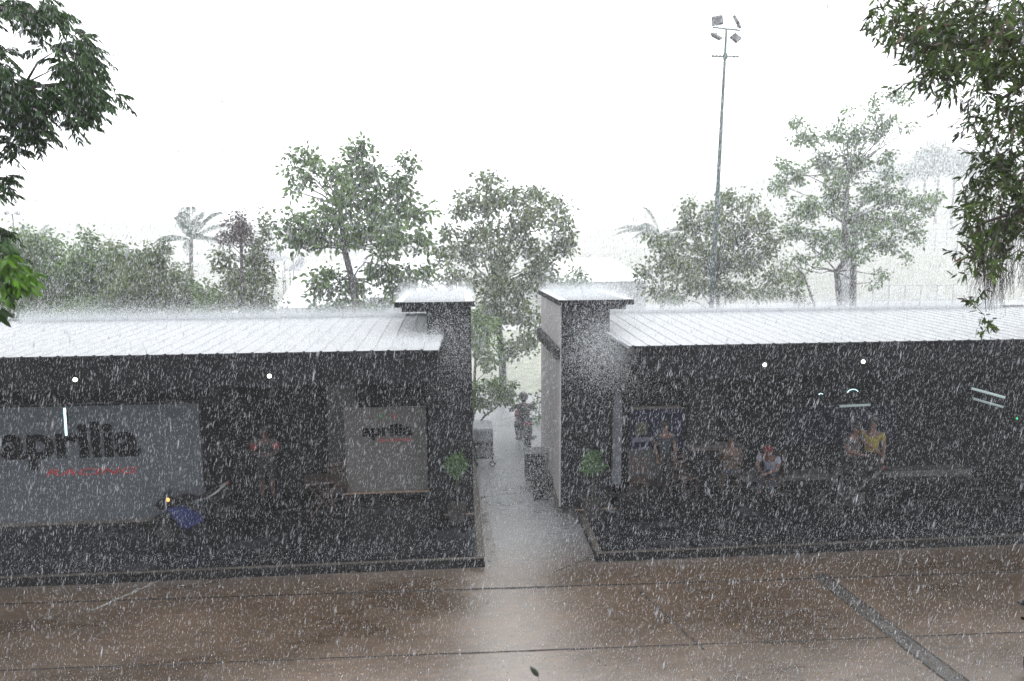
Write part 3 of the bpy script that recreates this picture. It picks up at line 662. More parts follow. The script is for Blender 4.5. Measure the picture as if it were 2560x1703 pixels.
# ------------------------------------------------------------------ motorcycles
def motorcycle(label, loc, rz, paint, tankp, fairing=True, lean=R(7), stand=True, group=None):
    t = thing('motorcycle', label, 'motorcycle', loc, rz, group)
    t.rotation_euler = (lean, 0, rz)
    wr = .30
    for x in (.70, -.66):
        wd = MB().torus((x, 0, wr), wr - .05, .052, seg=32, sides=8, sx=1.1).build('wheel', M_rubber, t, smooth=True)
        rm = MB().torus((x, 0, wr), .225, .014, seg=28, sides=6, sx=2)
        for k in range(5):
            a = 2 * math.pi * k / 5; rm.tube([(x, 0, wr), (x + .225 * math.cos(a), 0, wr + .225 * math.sin(a))], [.022, .012], 6)
        rm.tube([(x, -.06, wr), (x, .06, wr)], .035, 12); rm.build('rim', mat('dark_alloy', (.02, .02, .022), .6, metal=.3, var=.2), wd, smooth=True).matrix_parent_inverse.identity()
        for s_ in (-1, 1):
            dsk = MB(); dsk.torus((x, .055 * s_, wr), .11, .022, seg=24, sides=4, sx=.12); dsk.build('brake_disc', M_steel, wd)
    fr = MB()
    for s_ in (-1, 1):
        fr.tube([(.42, .03 * s_, .84), (.1, .12 * s_, .72), (-.2, .13 * s_, .55), (-.22, .1 * s_, .34)], .022, 8)
        fr.tube([(-.15, .11 * s_, .62), (-.55, .08 * s_, .80)], .016, 8); fr.tube([(-.2, .09 * s_, .38), (-.66, .09 * s_, .30)], [.03, .024], 8)
    fr.build('frame', M_black, t, smooth=True)
    e = MB().obox((.08, 0, .42), (.36, .28, .24), (0, .1, 0)); e.obox((.18, 0, .60), (.17, .24, .18), (0, -.35, 0))
    for k in range(4): e.obox((.19 + .0 * k, 0, .54 + .035 * k), (.21, .27, .01), (0, -.35, 0))
    e.tube([(.02, -.16, .40), (.02, .16, .40)], .09, 16); e.build('engine', mat('engine_grey', (.018, .018, .02), .6, metal=.2, var=.3, vscale=12), t, bevel=.01)
    MB().tube([(.28, -.1, .5), (.26, -.13, .3), (-.1, -.15, .25), (-.3, -.16, .30)], .022, 8).tube([(-.28, -.17, .30), (-.4, -.18, .38), (-.72, -.2, .52)], [.03, .05, .045], 14).build('exhaust', M_steel, t, smooth=True)
    MB().loft([(.40, .05, .84, .04), (.32, .13, .86, .08), (.15, .15, .88, .10), (-.02, .11, .84, .08), (-.1, .07, .80, .05)]).build('fuel_tank', tankp, t, smooth=True)
    MB().loft([(-.06, .08, .80, .03), (-.2, .13, .79, .035), (-.42, .12, .84, .035), (-.62, .08, .90, .03)]).build('seat', M_black, t, smooth=True)
    MB().loft([(-.3, .08, .74, .03), (-.5, .10, .82, .05), (-.72, .07, .90, .045), (-.86, .03, .96, .02)]).build('tail_cowl', paint, t, smooth=True)
    MB().ell((-.86, 0, .93), (.02, .05, .025)).build('tail_light', M_tail, t, smooth=True)
    MB().obox((-.88, 0, .72), (.012, .16, .12), (0, -.35, 0)).obox((-.80, 0, .80), (.2, .03, .02), (0, .5, 0)).build('plate_holder', M_black, t)
    fk = MB()
    for s_ in (-1, 1): fk.tube([(.70, .085 * s_, .30), (.60, .085 * s_, .58), (.48, .085 * s_, .92)], [.026, .026, .02], 10)
    fk.build('front_fork', M_steel, t, smooth=True)
    hb = MB().tube([(.36, -.36, .99), (.44, -.22, .97), (.47, 0, .95), (.44, .22, .97), (.36, .36, .99)], .013, 8)
    h_ = hb.build('handlebar', M_black, t, smooth=True)
    for s_ in (-1, 1):
        MB().tube([(.36, .28 * s_, .985), (.345, .38 * s_, .995)], .02, 10).build('grip', M_rubber, h_, smooth=True)
        MB().tube([(.44, .24 * s_, .98), (.47, .33 * s_, 1.13)], .006, 6).ell((.46, .37 * s_, 1.15), (.012, .065, .035)).build('mirror', M_glassdark, h_, smooth=True)
    MB().torus((.70, 0, .30), .375, .012, seg=28, sides=4, sx=4).build('front_mudguard', paint, t, smooth=True) if False else None
    mg = MB(); sec = []
    for k in range(11):
        a = R(30 + 12 * k); sec.append((.70 + .375 * math.cos(a), .30 + .375 * math.sin(a)))
    V = []; Fs = []
    for (x, z) in sec: V += [(x, -.07, z - .03), (x, -.04, z + .008), (x, .04, z + .008), (x, .07, z - .03)]
    for i in range(10):
        for k in range(3): Fs.append((4 * i + k, 4 * i + k + 1, 4 * i + 5 + k, 4 * i + 4 + k))
    mg.add(V, Fs).build('front_mudguard', paint, t, smooth=True)
    if fairing:
        f = MB().loft([(.80, .04, .86, .05), (.70, .13, .88, .10), (.55, .19, .88, .15), (.42, .21, .84, .16)]).build('front_fairing', paint, t, smooth=True)
        MB().loft([(.60, .10, 1.04, .01), (.50, .12, 1.09, .02), (.40, .11, 1.14, .01)]).build('windscreen', M_glassdark, f, smooth=True)
        for s_ in (-1, 1):
            MB().add([(.62, .17 * s_, .80), (.30, .20 * s_, .76), (-.05, .18 * s_, .46), (-.12, .16 * s_, .30), (.30, .17 * s_, .24), (.46, .19 * s_, .45),
                      (.62, .155 * s_, .80), (.30, .185 * s_, .76), (-.05, .165 * s_, .46), (-.12, .145 * s_, .30), (.30, .155 * s_, .24), (.46, .175 * s_, .45)],
                     [(0, 1, 2, 3, 4, 5), (11, 10, 9, 8, 7, 6)] + [(i, (i + 1) % 6, 6 + (i + 1) % 6, 6 + i) for i in range(6)]).build('side_fairing', paint, t, bevel=.01)
        MB().ell((.785, 0, .86), (.03, .09, .04)).build('headlight', M_glassdark, t, smooth=True)
    else:
        MB().ell((.60, 0, .86), (.06, .09, .09)).build('headlight', M_steel, t, smooth=True)
    if stand: MB().tube([(0, .12, .32), (.06, .30, .03)], .012, 6).build('kickstand', M_steel, t)
    return t
b = aty(488, 1340, 13.5)
mt = motorcycle('blue and white sports motorcycle parked at the corner of the big grey panel', (b.x, 13.6, FZ), R(226), mat('deep_blue_paint', (.006, .013, .075), .4, spec=.3), M_black)
mt.scale = (.88,) * 3
for o in mt.children:
    if o.name.startswith(('front_fairing', 'front_mudguard')): o.data.materials[0] = M_black
    if o.name.startswith(('tail_cowl',)): o.data.materials[0] = M_white; o['label'] = 'white upswept tail cowl'
MB().ell((.60, .19, .99), (.035, .04, .045)).build('indicator', M_amber, mt, smooth=True)
b = aty(1310, 1125, 19.2)
motorcycle('dark motorcycle with red tail being ridden away up the lane', (b.x, 19.2, 0.007), R(93), mat('wine_red_paint', (.16, .01, .015), .3), M_black, lean=0, stand=False)
person('motorcyclist in dark rain jacket and black helmet riding up the lane', (b.x, 19.2, .0), R(183), RIDE, C_black, C_dgrey, helmet=mat('black_helmet', (.02, .02, .024), .25), long_sleeve=True)
b = aty(2140, 1350, 13.1)
motorcycle('dark motorcycle parked near the edge of the right pavilion', (b.x, 13.15, FZ), R(200), mat('dark_grey_paint', (.010, .010, .012), .3), M_black, fairing=False)
b = atz(2600, 1760)
motorcycle('red motorcycle at the bottom right corner of the yard', (b.x - .07, b.y - .15, 0.003), R(62), M_red, M_red, group=None)

# ------------------------------------------------------------------ wooden furniture
def chair(label, loc, rz):
    t = thing('wooden_chair', label, 'chair', loc, rz, 'wooden chairs in the pavilions')
    MB().box(-.21, .21, -.2, .2, .43, .455).build('seat', M_wood, t, bevel=.006)
    bk = MB()
    for z in (.62, .74, .86): bk.box(-.2, .2, .175, .19, z - .035, z + .035)
    bk.build('backrest', M_wood, t, bevel=.004)
    for x in (-.185, .185):
        MB().tube([(x, -.17, .43), (x * 1.05, -.2, 0)], [.02, .016], 4).build('leg', M_wood, t)
        MB().tube([(x, .20, .93), (x, .17, .43), (x * 1.05, .24, 0)], [.017, .02, .016], 4).build('leg', M_wood, t)
    MB().tube([(-.185, -.185, .2), (.185, -.185, .2)], .011, 6).tube([(-.185, .2, .2), (.185, .2, .2)], .011, 6).build('stretcher', M_wood, t)
    return t
def table(label, loc, rz):
    t = thing('wooden_table', label, 'table', loc, rz)
    MB().box(-.36, .36, -.3, .3, .72, .75).build('tabletop', M_wood, t, bevel=.006)
    for x in (-.3, .3):
        MB().tube([(x, -.26, .72), (-x * .9, -.26, 0)], .018, 4).build('leg', M_wood, t)
        MB().tube([(x, .26, .72), (-x * .9, .26, 0)], .018, 4).build('leg', M_wood, t)
    return t
chair('wooden chair with back toward the smaller panel, nearest its left edge', (*P_(846, 14.9)[:2], FZ), R(20))
table('wooden folding table with crossed legs left of the smaller panel', (*P_(805, 14.5)[:2], FZ), R(12))
chair('wooden chair in front of the display board, left of the others there', (*P_(1597, 14.6)[:2], FZ), R(-15))
chair('wooden chair just right of the display board', (*P_(1712, 14.7)[:2], FZ), R(30))
chair('wooden chair carrying the person in beige', (*P_(1826, 14.88)[:2], FZ), R(165))
chair('wooden chair carrying the person in white shirt', (*P_(1932, 14.78)[:2], FZ), R(-38))
# big dark display cabinet silhouettes and crates inside
t = thing('serving_counter', 'low dark counter against the back wall between the chairs and the grey pillar', 'counter', (*P_(1790, 15.4)[:2], FZ))
MB().box(-.7, .55, -.2, .3, 0, .88).build('body', M_dark_in, t, bevel=.01); MB().box(-.74, .59, -.24, .3, .885, .92).build('countertop', mat('brown_top', (.05, .03, .022), .4), t, bevel=.005)

# ------------------------------------------------------------------ things in the lane
b = aty(1208, 1172, 18.0)
t = thing('utility_cart', 'covered utility cart with grey canvas top against the left wall of the lane', 'cart', (b.x, 18.0, 0))
MB().obox((0, 0, .86), (.52, .9, .40), (0, 0, 0)).build('canvas_cover', M_tarp, t, bevel=.07)
fr_ = MB()
for x in (-.23, .23):
    for y in (-.4, .4): fr_.tube([(x, y, .16), (x, y, .70)], .018, 6)
fr_.box(-.25, .25, -.43, .43, .24, .30).box(-.25, .25, -.43, .43, .60, .655); fr_.build('frame', M_black, t)
for x in (-.23, .23):
    for y in (-.4, .4): MB().torus((x, y, .085), .06, .024, axis='y' , seg=16, sides=6).build('wheel', M_rubber, t, smooth=True)
MB().obox((.02, -.1, .42), (.36, .5, .22)).build('gas_box', mat('grey_box', (.10, .105, .11), .6), t, bevel=.02)
b = aty(1372, 1238, 16.4)
t = thing('storage_bin', 'dark wheeled storage bin against the right tower in the lane', 'bin', (1.86, 16.3, 0))
MB().loft([(-.24, .22, .42, .36), (.24, .22, .42, .36)]).build('body', M_black, t, bevel=.01); MB().box(-.27, .27, -.26, .26, .79, .84).build('lid', mat('dark_grey_lid', (.05, .052, .056), .5), t, bevel=.015)
for y in (-.18, .18): MB().torus((.2, y, .07), .05, .02, seg=14, sides=6).build('wheel', M_rubber, t, smooth=True)
t = thing('crate_stack', 'low dark crate beside the wheeled bin, nearer the camera', 'crate', (1.92, 15.45, 0))
cr = MB()
for k in range(4): cr.box(-.22, .22, -.28, .28, .02 + k * .13, .02 + k * .13 + .10)
for x in (-.2, .2):
    for y in (-.26, .26): cr.box(x - .02, x + .02, y - .02, y + .02, 0, .54)
cr.build('slatted_body', M_black, t, bevel=.004); MB().box(-.17, .17, -.23, .23, .08, .50).build('contents', mat('dim_brown_load', (.045, .038, .032), .7), t, bevel=.02)

# ------------------------------------------------------------------ plants and trees
def clump_leaves(blobs, clump_r, per_clump, dens, flat=.8, shell=.55):
    """blobs: (centre, radius vector). returns leaf bases, directions and clump centres"""
    CC = []
    for c, r in blobs:
        r = np.array(r); k = max(3, int(1.08 * dens * (r.prod() ** (2 / 3)) / clump_r ** 2))
        d = norm(RNG.normal(size=(k, 3))); rr = RNG.uniform(shell ** 3, 1, size=(k, 1)) ** (1 / 3) * RNG.uniform(.82, 1.12, size=(k, 1))
        inner = RNG.random((k, 1)) < .3; rr = np.where(inner, rr * RNG.uniform(.2, .9, (k, 1)), rr)
        CC.append(np.array(c) + d * rr * r)
    CC = np.concatenate(CC); n = len(CC)
    sz = RNG.uniform(.55, 1.35, size=(n, 1, 1)); off = RNG.normal(size=(n, per_clump, 3)) * clump_r * .5 * sz; off[..., 2] *= flat
    B = CC[:, None, :] + off; D = norm(off) + RNG.normal(size=off.shape) * .5; D[..., 2] -= .25
    return B.reshape(-1, 3), D.reshape(-1, 3), CC
def branches(mb, base, blobs, CC, r0, wob=.12, twigs=70, fork=.35):
    base = [Vector(b) for b in base]
    n = len(base); rad = [r0 * (1 - .45 * i / max(1, n - 1)) for i in range(n)]
    mb.tube(base, rad, 9)
    for c, r in blobs:
        c = Vector(c); st = min(base[max(0, n // 2 - 1):], key=lambda p: (p - c).length + max(0, p.z - c.z) * 2)
        d = c - st; mid = st + d * .5 + Vector((random.gauss(0, wob), random.gauss(0, wob), random.gauss(0, wob) - .0)) * d.length
        r1 = rad[-1] * .42; mb.tube([st, st.lerp(mid, .5) + Vector((0, 0, .03 * d.length)), mid, c], [r1, r1 * .8, r1 * .6, r1 * .3], 6)
    idx = RNG.choice(len(CC), size=min(twigs, len(CC)), replace=False)
    for i in idx:
        p = Vector(CC[i]); c = Vector(min(blobs, key=lambda q: (Vector(q[0]) - p).length)[0]); m_ = c.lerp(p, .5) + Vector((random.gauss(0, .05), random.gauss(0, .05), .05)) * (p - c).length
        mb.tube([c, m_, p], [r0 * .09, r0 * .06, r0 * .03], 4, cap=False)
def tree(name, label, cat, Y, trunk, blobs, leaf, m, clump=.28, per=16, dens=5.0, r0=.12, depth=1.0, group=None, bark=None, twigs=80, jit=.6, shell=.55, flat=.8):
    """trunk: pixel path (px,py) from the ground up; blobs: (px,py,rx,ry) in pixels at distance Y"""
    random.seed(hash(name + label) % 1000 if False else len(label) * 7 + int(Y * 10))
    p0 = aty(*trunk[0], Y); t = thing(name, label, cat, (p0.x, Y, 0), 0, group); o0 = Vector((p0.x, Y, 0))
    k = Y / F_PX; BL = []
    for q in blobs:
        px, py, rx, ry = q[:4]; dy = q[4] if len(q) > 4 else random.uniform(-jit, jit) * max(rx, ry) * k
        c = aty(px, py, Y + dy) - o0; BL.append((tuple(c), (rx * k, max(rx, ry) * k * depth * .9, ry * k)))
    base = [aty(px, py, Y) - o0 for px, py in trunk]; base[0].z = -.05
    B, D, CC = clump_leaves(BL, clump, int(per * 1.6), dens, flat, shell)
    L = RNG.uniform(.7, 1.25, len(B)) * leaf * .95
    leaf_mesh('crown', B, D, L, L * .55, m, t, droop=.12)
    mb = MB(); branches(mb, base, BL, CC, r0, twigs=twigs); mb.build('trunk', bark or M_barkfar, t, smooth=True)
    return t

BG = 'trees standing behind the pavilions'
# left hedge-like masses
tree('bushy_tree', 'bushy grey green tree at the far left above the roof', 'tree', 27, [(60, 960), (70, 800), (80, 700)],
     [(40, 610, 60, 45), (110, 640, 70, 55), (60, 700, 85, 60), (150, 700, 60, 70), (30, 760, 80, 40), (130, 770, 70, 40)], .15, M_leafmid, clump=.34, per=14, dens=7, r0=.12, group=BG)
tree('bushy_tree', 'second bushy tree from the left with a round knob on top', 'tree', 26, [(245, 960), (240, 820), (232, 720)],
     [(222, 600, 22, 18), (200, 640, 45, 30), (250, 660, 60, 40), (215, 710, 75, 60), (290, 720, 60, 60), (250, 775, 90, 40)], .15, M_leafmid, clump=.32, per=14, dens=7.5, r0=.12, group=BG)
tree('bushy_tree', 'wide olive bush with thin twigs poking from its top', 'tree', 25, [(370, 960), (372, 830), (368, 740)],
     [(330, 650, 50, 32), (385, 655, 45, 30), (350, 700, 75, 50), (430, 715, 60, 50), (300, 760, 60, 40), (380, 765, 90, 40), (470, 765, 60, 42), (285, 622, 30, 14), (400, 620, 30, 12)], .13, M_leafolive, clump=.28, per=14, dens=7.5, r0=.11, group=BG, twigs=130)
tree('bushy_tree', 'small dark green bush at the right end of the olive one', 'tree', 24, [(520, 960), (525, 840), (520, 770)],
     [(510, 740, 35, 30), (545, 770, 40, 30), (500, 785, 40, 25)], .13, M_leafmid, clump=.26, per=14, dens=6, r0=.08, group=BG)
# half-bare tree
tree('half_bare_tree', 'slim tree with a bare purplish brown top between palm and big tree', 'tree', 23, [(600, 950), (606, 780), (604, 640), (600, 560)],
     [(590, 560, 26, 40), (612, 580, 22, 40), (570, 600, 25, 25)], .09, M_leafdry, clump=.16, per=10, dens=5, r0=.07, group=BG, twigs=160)
tree('bushy_tree', 'upright green shrub tree around the half bare one', 'tree', 23.5, [(630, 950), (632, 820), (628, 720)],
     [(560, 650, 28, 35), (640, 620, 22, 40), (665, 560, 12, 30), (600, 690, 50, 50), (650, 700, 40, 50), (590, 750, 55, 40), (670, 765, 40, 35), (645, 655, 35, 35)], .12, M_leafolive, clump=.25, per=14, dens=5.5, r0=.09, group=BG)
# big open tree left of the towers
tree('spreading_tree', 'tallest loose green tree left of the towers with clumped foliage', 'tree', 24, [(905, 960), (900, 830), (880, 700), (860, 620), (850, 520)],
     [(905, 365, 22, 26), (880, 400, 35, 28), (925, 425, 40, 40), (850, 440, 45, 40), (770, 385, 24, 16), (735, 390, 20, 14), (790, 400, 22, 22), (765, 440, 30, 25), (870, 490, 55, 45), (935, 500, 45, 50),
      (1010, 395, 14, 12), (1030, 410, 12, 14), (1005, 450, 30, 28), (990, 490, 40, 40), (830, 540, 55, 40), (960, 560, 60, 45), (1030, 540, 40, 30), (1075, 530, 22, 14), (745, 540, 24, 30), (745, 600, 50, 28), (700, 570, 18, 12), (690, 585, 22, 12), (790, 580, 45, 35),
      (880, 590, 60, 35), (980, 610, 60, 32), (1050, 600, 38, 30), (735, 475, 10, 8), (722, 433, 8, 6), (820, 690, 40, 35), (790, 720, 30, 25), (870, 720, 50, 35), (950, 680, 55, 30), (1010, 690, 40, 30), (1060, 680, 35, 30), (840, 770, 50, 30), (920, 770, 45, 25), (1000, 730, 50, 30)],
     .19, M_leafmid, clump=.27, per=11, dens=4.6, r0=.15, group=BG, twigs=150, shell=.3)
tree('rounded_tree', 'rounded grey green tree in the middle seen above the lane', 'tree', 26, [(1258, 1010), (1256, 900), (1245, 800), (1235, 720)],
     [(1215, 460, 32, 28), (1170, 490, 30, 22), (1250, 490, 40, 30), (1215, 520, 50, 35), (1150, 530, 28, 25), (1340, 485, 35, 24), (1290, 500, 35, 25), (1385, 510, 35, 28), (1330, 540, 50, 40), (1400, 560, 35, 35), (1270, 570, 45, 35), (1200, 585, 50, 35),
      (1120, 585, 28, 25), (1110, 640, 28, 30), (1170, 640, 45, 40), (1245, 640, 45, 40), (1320, 610, 40, 35), (1390, 620, 40, 35), (1425, 610, 16, 30), (1350, 670, 45, 35), (1150, 700, 50, 30), (1230, 710, 60, 40), (1310, 720, 50, 35), (1370, 710, 30, 30), (1240, 780, 60, 45), (1310, 790, 50, 40), (1200, 830, 35, 40), (1330, 850, 35, 35), (1280, 870, 40, 25)],
     .16, M_leafolive, clump=.27, per=13, dens=4.6, r0=.16, group=BG, twigs=120, shell=.3)
tree('young_tree', 'small tree crown peeping over the right tower roof', 'tree', 30, [(1436, 960), (1436, 800), (1438, 720)], [(1440, 690, 26, 18), (1425, 705, 22, 14), (1460, 700, 16, 14)], .15, M_leafmid, clump=.22, per=10, dens=4, r0=.05, group=BG, twigs=20)
tree('lane_tree', 'light green leafy tree beside the lane behind the left tower', 'tree', 21, [(1180, 1090), (1186, 960), (1190, 860)], [(1190, 800, 26, 40), (1215, 830, 30, 40), (1185, 870, 25, 40), (1225, 900, 30, 25)], .14, M_leafmid, clump=.24, per=12, dens=5, r0=.06, group=BG, twigs=30)
tree('leaning_tree', 'small leaning tree spreading over the cart in the lane', 'tree', 18.9, [(1178, 1140), (1184, 1075), (1212, 1040), (1240, 1020)],
     [(1195, 975, 26, 20), (1235, 965, 30, 22), (1265, 975, 28, 24), (1215, 1005, 30, 18), (1275, 1000, 20, 14), (1250, 990, 25, 20), (1195, 1010, 20, 18)], .10, M_leafmid, clump=.16, per=11, dens=5.5, r0=.04, twigs=40)
# right group
tree('bushy_tree', 'wide grey green tree around the foot of the floodlight mast', 'tree', 29, [(1800, 960), (1798, 800), (1790, 700)],
     [(1620, 680, 35, 24), (1655, 640, 35, 28), (1690, 610, 35, 30), (1640, 730, 30, 18), (1700, 670, 50, 40), (1720, 520, 28, 22), (1740, 560, 40, 30), (1790, 540, 40, 35), (1820, 500, 40, 22), (1870, 510, 34, 26), (1760, 610, 50, 40), (1840, 580, 55, 45), (1900, 560, 45, 40), (1920, 610, 45, 35),
      (1800, 660, 60, 45), (1880, 660, 55, 40), (1740, 710, 55, 35), (1820, 725, 55, 30), (1690, 740, 40, 20), (1640, 600, 30, 20), (1940, 690, 30, 25), (1900, 730, 40, 22)],
     .17, M_leafolive, clump=.3, per=12, dens=5, r0=.13, group=BG, twigs=110, shell=.35)
tree('spreading_tree', 'tall loose tree at right with forked trunk and scattered tufts', 'tree', 32, [(2108, 920), (2098, 740), (2092, 680), (2120, 640), (2110, 560), (2120, 440)],
     [(1990, 305, 20, 22), (2005, 340, 30, 25), (2030, 350, 20, 12), (2190, 260, 16, 14), (2185, 285, 12, 18), (2245, 245, 18, 10), (2262, 248, 9, 12), (2272, 323, 8, 8), (2225, 235, 8, 6), (2125, 280, 9, 8), (2100, 310, 14, 12), (2080, 340, 35, 22), (2130, 350, 35, 30), (2200, 330, 28, 28), (2220, 300, 20, 14), (2160, 330, 20, 18),
      (1960, 410, 26, 20), (1945, 460, 30, 28), (1990, 440, 35, 25), (2060, 400, 40, 35), (2130, 410, 40, 45), (2090, 450, 40, 30), (2215, 395, 20, 30), (2225, 440, 22, 14), (2020, 520, 50, 35), (2100, 510, 50, 40), (2180, 480, 45, 30), (2230, 490, 40, 28), (2290, 500, 34, 22), (2335, 495, 24, 14), (2320, 525, 22, 16), (2250, 550, 45, 30), (2170, 560, 50, 40), (2050, 590, 50, 35), (1980, 580, 40, 30),
      (2120, 600, 45, 30), (2210, 610, 45, 28), (2290, 590, 30, 22), (2260, 640, 16, 18), (2205, 690, 20, 16), (2180, 705, 14, 10), (1995, 700, 28, 30), (1960, 660, 20, 16), (2130, 640, 40, 20), (2060, 640, 30, 20), (2000, 650, 24, 20)],
     .17, M_leafmid, clump=.28, per=11, dens=4.4, r0=.17, group=BG, twigs=150, shell=.25)
tree('bushy_tree', 'bare legged tree with a straight trunk just behind the forked one', 'tree', 34, [(2134, 900), (2132, 740), (2134, 620), (2140, 560)], [(2150, 560, 30, 24), (2180, 590, 24, 20), (2120, 540, 26, 22)], .15, M_leafmid, clump=.3, per=10, dens=4, r0=.20, group=BG, twigs=30)
tree('young_tree', 'drooping small tree left of the forked trunk', 'tree', 30, [(2040, 930), (2035, 760), (2010, 690), (1985, 660)], [(1975, 690, 28, 26), (1960, 730, 28, 30), (1998, 740, 22, 24)], .14, M_leafolive, clump=.24, per=10, dens=4, r0=.06, group=BG, twigs=60)

def palm(label, Y, px, top, n, flen, lean=0, seed=3, foot=960):
    random.seed(seed); p0 = aty(px, foot, Y); t = thing('palm_tree', label, 'palm', (p0.x, Y, 0), 0, 'palms fading in the rain'); o0 = Vector((p0.x, Y, 0))
    tp = aty(px, top, Y) - o0
    MB().tube([(0, 0, -.05), tp * .5 + Vector((.1, 0, 0)), tp], [.17, .13, .11], 9).build('trunk', M_barkfar, t, smooth=True)
    B = []; D = []; L = []
    fr = MB()
    for i in range(n):
        a = 2 * math.pi * i / n + random.uniform(-.2, .2); el = random.uniform(.1, 1.4); ln = flen * random.uniform(.8, 1.1); pts = []
        d0 = Vector((math.cos(a) * math.cos(el), math.sin(a) * math.cos(el), math.sin(el)))
        for s in np.linspace(0, 1, 14):
            p = tp + d0 * ln * s + Vector((lean * s * s, 0, -.55 * ln * s ** 2.6 * (.6 + .3 * math.cos(el)))); pts.append(p)
        fr.tube(pts, [.03 * (1 - .8 * s) for s in np.linspace(0, 1, 14)], 4)
        for j in range(1, 13):
            tg = (pts[j + 1] - pts[j - 1]).normalized() if j < 13 else tg; sd = tg.cross(Vector((0, 0, 1))).normalized()
            for q in range(2):
                base = pts[j].lerp(pts[min(13, j + 1)], q / 2)
                for s in (-1, 1):
                    B.append(base); D.append(tg * .9 + sd * s * .7 + Vector((0, 0, -.45))); L.append(flen * .17 * math.sin(math.pi * min(.95, (j + q / 3) / 13 * .85 + .12)))
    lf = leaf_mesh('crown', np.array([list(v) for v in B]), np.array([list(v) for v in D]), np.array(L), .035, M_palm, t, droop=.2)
    fr.build('frond_stems', M_palm, lf)
palm('feathery palm behind the olive bush at left, fading in the rain', 44, 478, 600, 15, 3.3, lean=.3, seed=5)
palm('drooping palm left of the floodlight mast, nearly lost in rain', 50, 1650, 590, 15, 3.6, lean=-.4, seed=9)
palm('faint palm low behind the far left bush', 60, 85, 610, 14, 3.0, seed=12)
# pale trees on the far hill
hill_spots = [(2345, 378, 50, 150, 455), (2310, 410, 38, 152, 470), (2385, 405, 38, 148, 460), (2425, 395, 34, 156, 450), (2455, 420, 30, 150, 460), (2265, 430, 26, 155, 480), (2510, 400, 40, 150, 450), (2215, 425, 28, 165, 480)]
hl = ['tallest umbrella shaped tree on the pale hill', 'hill tree hugging the left side of the tallest one', 'hill tree hugging the right side of the tallest one', 'hill tree seen right before the hanging foliage', 'low hill tree half behind the hanging foliage', 'small faint hill tree left of the umbrella group', 'hill tree mostly hidden behind the near foliage at right', 'faintest hill tree just right of the tall loose tree']
for i, (px, py, r, Y, foot) in enumerate(hill_spots):
    k = Y / F_PX; p0 = aty(px, foot, Y); t = thing('hill_tree', hl[i], 'tree', (p0.x, Y, p0.z), 0, 'pale trees on the far hill'); o0 = Vector((p0.x, Y, p0.z))
    BL = [(tuple(aty(px + dx * r, py + dy * r, Y + dz * r * k) - o0), (r * k * .5, r * k * .5, r * k * .36)) for dx, dy, dz in ((0, 0, 0), (-.6, .25, .3), (.6, .2, -.3), (-.2, .5, .4), (.35, .55, 0), (0, -.25, -.3))]
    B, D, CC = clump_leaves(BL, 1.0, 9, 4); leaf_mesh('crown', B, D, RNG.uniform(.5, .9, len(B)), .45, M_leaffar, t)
    mb = MB(); mb.tube([(0, 0, -9), (.1, 0, 1), Vector(BL[0][0])], [.32, .26, .12], 6)
    for b_ in BL[1:]: mb.tube([(.1, 0, (o0.z and 1.0)), b_[0]], [.18, .08], 5)
    mb.build('trunk', M_barkfar, t)

# ------------------------------------------------------------------ near foliage
def pinnate(B0, D0, ln, nl, leaf, wd, m, parent, name='crown', sag=.35, stem_m=None):
    """compound leaves: a drooping stem with leaflets in pairs"""
    n = len(B0); D0 = norm(D0); B = []; D = []; st = MB()
    up_ = np.array([0, 0, 1.0])
    s = (np.arange(nl) + 1.0) / nl
    P = B0[:, None, :] + D0[:, None, :] * (ln[:, None] * s)[..., None]
    P[..., 2] -= sag * ln[:, None] * s ** 2
    tg = D0[:, None, :] * np.ones((1, nl, 1)); tg = tg.copy(); tg[..., 2] -= 2 * sag * s; tg = norm(tg)
    sd = norm(np.cross(tg, up_ + RNG.normal(size=tg.shape) * .15))
    out = []
    for q in (-1, 1):
        dd = norm(tg * .75 + sd * q * .8 + RNG.normal(size=tg.shape) * .12); dd[..., 2] -= .55; out.append((P.reshape(-1, 3), dd.reshape(-1, 3)))
    Bx = np.concatenate([o[0] for o in out]); Dx = np.concatenate([o[1] for o in out])
    L = RNG.uniform(.8, 1.15, len(Bx)) * leaf
    lf = leaf_mesh(name, Bx, Dx, L, L * wd, m, parent, droop=.15)
    V = []; Fs = []
    k = 0
    path = np.concatenate([B0[:, None, :], P], 1); r = .0022
    side = norm(np.cross(D0, up_[None]))[:, None, :] * r
    Va = np.concatenate([path + side, path - side + np.array([0, 0, r]), path - side - np.array([0, 0, r])], 1)   # three strands
    m1 = nl + 1; Fl = []
    basei = (np.arange(n) * 3 * m1)[:, None]
    for j in range(nl):
        for a, b_ in ((0, 1), (1, 2), (2, 0)):
            Fl.append(basei + np.array([[a * m1 + j, a * m1 + j + 1, b_ * m1 + j + 1, b_ * m1 + j]]))
    np_mesh('leaf_stems', Va.reshape(-1, 3), np.concatenate(Fl), stem_m or M_bark, lf)
    return lf
def px_cloud(blobs, Y, per_px2, depth, jitter=1.0):
    out = []; k = Y / F_PX
    for px, py, rx, ry in blobs:
        n = max(3, int(per_px2 * rx * ry)); a = RNG.uniform(0, 2 * math.pi, n); rr = np.sqrt(RNG.random(n))
        X = px + rx * rr * np.cos(a); Z = py + ry * rr * np.sin(a); dy = RNG.normal(size=n) * depth * .5
        for x_, z_, d_ in zip(X, Z, dy): out.append(list(aty(x_, z_, Y + d_)))
    return np.array(out)
